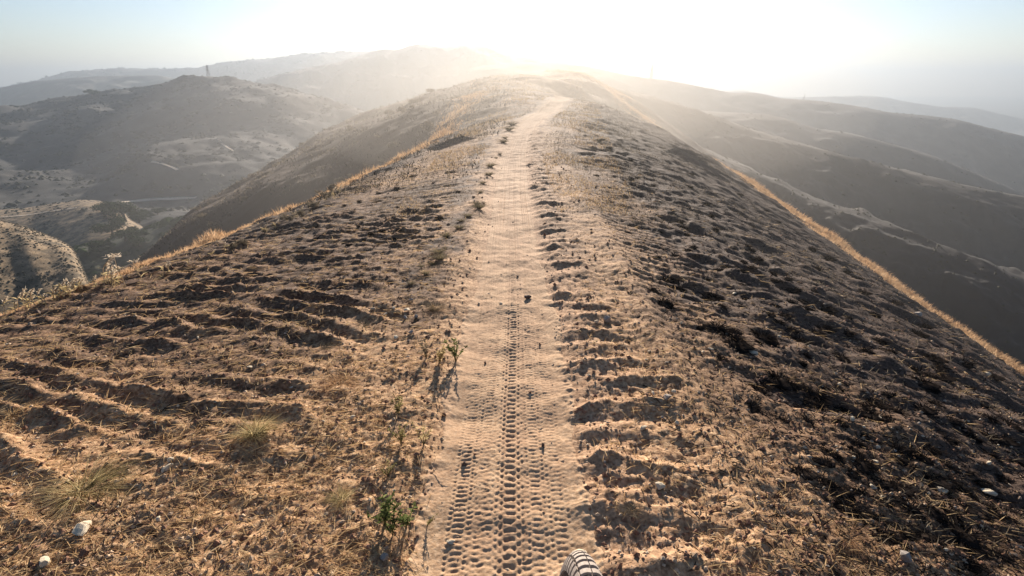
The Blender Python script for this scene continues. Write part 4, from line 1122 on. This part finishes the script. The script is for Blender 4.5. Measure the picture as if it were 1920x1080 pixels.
for k in range(40):
    px = tr.uniform(560, 860); py = tr.uniform(300, 460)
    if py < np.interp(px, [560, 650, 780, 860], [440, 365, 290, 260]) + 10: continue
    tussock(px, py, tr.uniform(9, 20), k, 'dark burnt tuft on the scorched left side behind the ripples', 'burnt tufts on the scorched left side', .5)

# ------------------------------------------------------------------ the bicycle's front wheel at the bottom edge
MAT_RUBBER = simple('tyre_rubber', (0.07, 0.055, 0.048), (0.15, 0.12, 0.10), 60)
MAT_KNOB = simple('dusty_tread_rubber', (0.28, 0.235, 0.20), (0.42, 0.36, 0.31), 40, .4, .001)
MAT_ALLOY, _nt, _b = new_mat('black_alloy'); _b.inputs['Base Color'].default_value = (.02, .02, .022, 1); _b.inputs['Metallic'].default_value = .6; _b.inputs['Roughness'].default_value = .4
bike = bpy.data.objects.new('bicycle', None); COL.objects.link(bike)
WX, WY, WR = .060, .275, .36
bike.location = (WX, WY, float(hz(WX, WY)) - .004)
bike.rotation_euler = (0, R(2), R(-2)); bike.scale = (.76, 1, 1)
tag(bike, 'front wheel of a bicycle with dusty chevron-tread tyre, cut off by the bottom edge', 'bicycle')
def ring(name, rad, prof, n=128):
    """sweep a closed profile (x, r offset) round the axle"""
    V = []; k = len(prof)
    for i in range(n):
        a = 2 * math.pi * i / n
        for (px_, pr) in prof: V.append((px_, math.cos(a) * (rad + pr), math.sin(a) * (rad + pr)))
    Q = [(i * k + j, i * k + (j + 1) % k, ((i + 1) % n) * k + (j + 1) % k, ((i + 1) % n) * k + j) for i in range(n) for j in range(k)]
    return mesh_np(name, V, Q=Q)
prof = [(.0225 * math.sin(t), -.026 + .026 * math.cos(t)) for t in np.linspace(0, 2 * math.pi, 20, endpoint=False)]
tyre = link('tyre', ring('tyre', WR - .003, prof), MAT_RUBBER, bike); tyre.location = (0, 0, WR)
link('rim', ring('rim', WR - .058, [(-.013, 0), (.013, 0), (.010, -.018), (-.010, -.018)]), MAT_ALLOY, bike).location = (0, 0, WR)
def knob_mesh(name, w, l, skew, across):
    """low block following the tyre's crown; skew slants it into a chevron"""
    V = []
    nseg = 3
    for lay, hgt in ((0, -.003), (1, .0028)):
        sh_ = 1.0 if lay == 0 else .9
        for i in range(nseg + 1):
            t = across + (i / nseg - .5) * w * sh_
            for e in (-.5, .5):
                th = t / .0225
                R0 = WR - .029 + .026 * math.cos(th) + hgt * math.cos(th)
                xx = .0225 * math.sin(th) + hgt * math.sin(th)
                yy = (e * l * sh_) + skew * (i / nseg - .5) * w
                V.append((xx, yy, R0))
    k = 2 * (nseg + 1); Q = []
    for i in range(nseg):
        a = i * 2; Q += [(k + a, k + a + 2, k + a + 3, k + a + 1)]
        Q += [(a, a + 2, k + a + 2, k + a), (a + 1, k + a + 1, k + a + 3, a + 3)]
    Q += [(0, k, k + 1, 1), (k - 2, k - 1, 2 * k - 1, 2 * k - 2)]
    return fixmat(mesh_np(name, V, Q=Q, smooth=False), MAT_KNOB)
def chevron_mesh():
    a = knob_mesh('tread_knob', .0155, .0135, .55, .0078); b = knob_mesh('tread_knob', .0155, .0135, -.55, -.0078)
    for m in (a, b): m.materials.clear()
    return merge('tread_knob', [(a, 0), (b, 0)], [MAT_KNOB])
knobs = [chevron_mesh(), knob_mesh('tread_knob', .0165, .0150, .5, .0250), knob_mesh('tread_knob', .0165, .0150, -.5, -.0250)]
NK = 100
for i in range(NK):
    for j, km in enumerate(knobs):
        o = link('tread_knob', km, None, tyre); o.rotation_euler.x = 2 * math.pi * (i + (.5 if j else 0)) / NK
hubm = cone_mesh('hub', .018, .018, .10, 12); hub = link('hub', hubm, MAT_ALLOY, bike); hub.rotation_euler.y = R(90); hub.location = (-.05, 0, WR)
for i in range(24):
    a = 2 * math.pi * i / 24; m_ = fixmat(cone_mesh('spoke', .001, .001, WR - .085, 4), MAT_STEEL) if i == 0 else m_
    o = link('spoke', m_, None, bike); o.location = (0, -math.sin(a) * .016, WR + math.cos(a) * .016); o.rotation_euler.x = a
for sx in (-1, 1):
    o = link('fork_leg', cone_mesh('fork_leg', .014, .018, .44, 12), MAT_ALLOY, bike); o.location = (sx * .062, 0, WR); o.rotation_euler.x = R(18)
o = link('fork_crown', cone_mesh('fork_crown', .02, .02, .15, 10), MAT_ALLOY, bike); o.rotation_euler.y = R(90); o.location = (-.075, -.134, WR + .415)
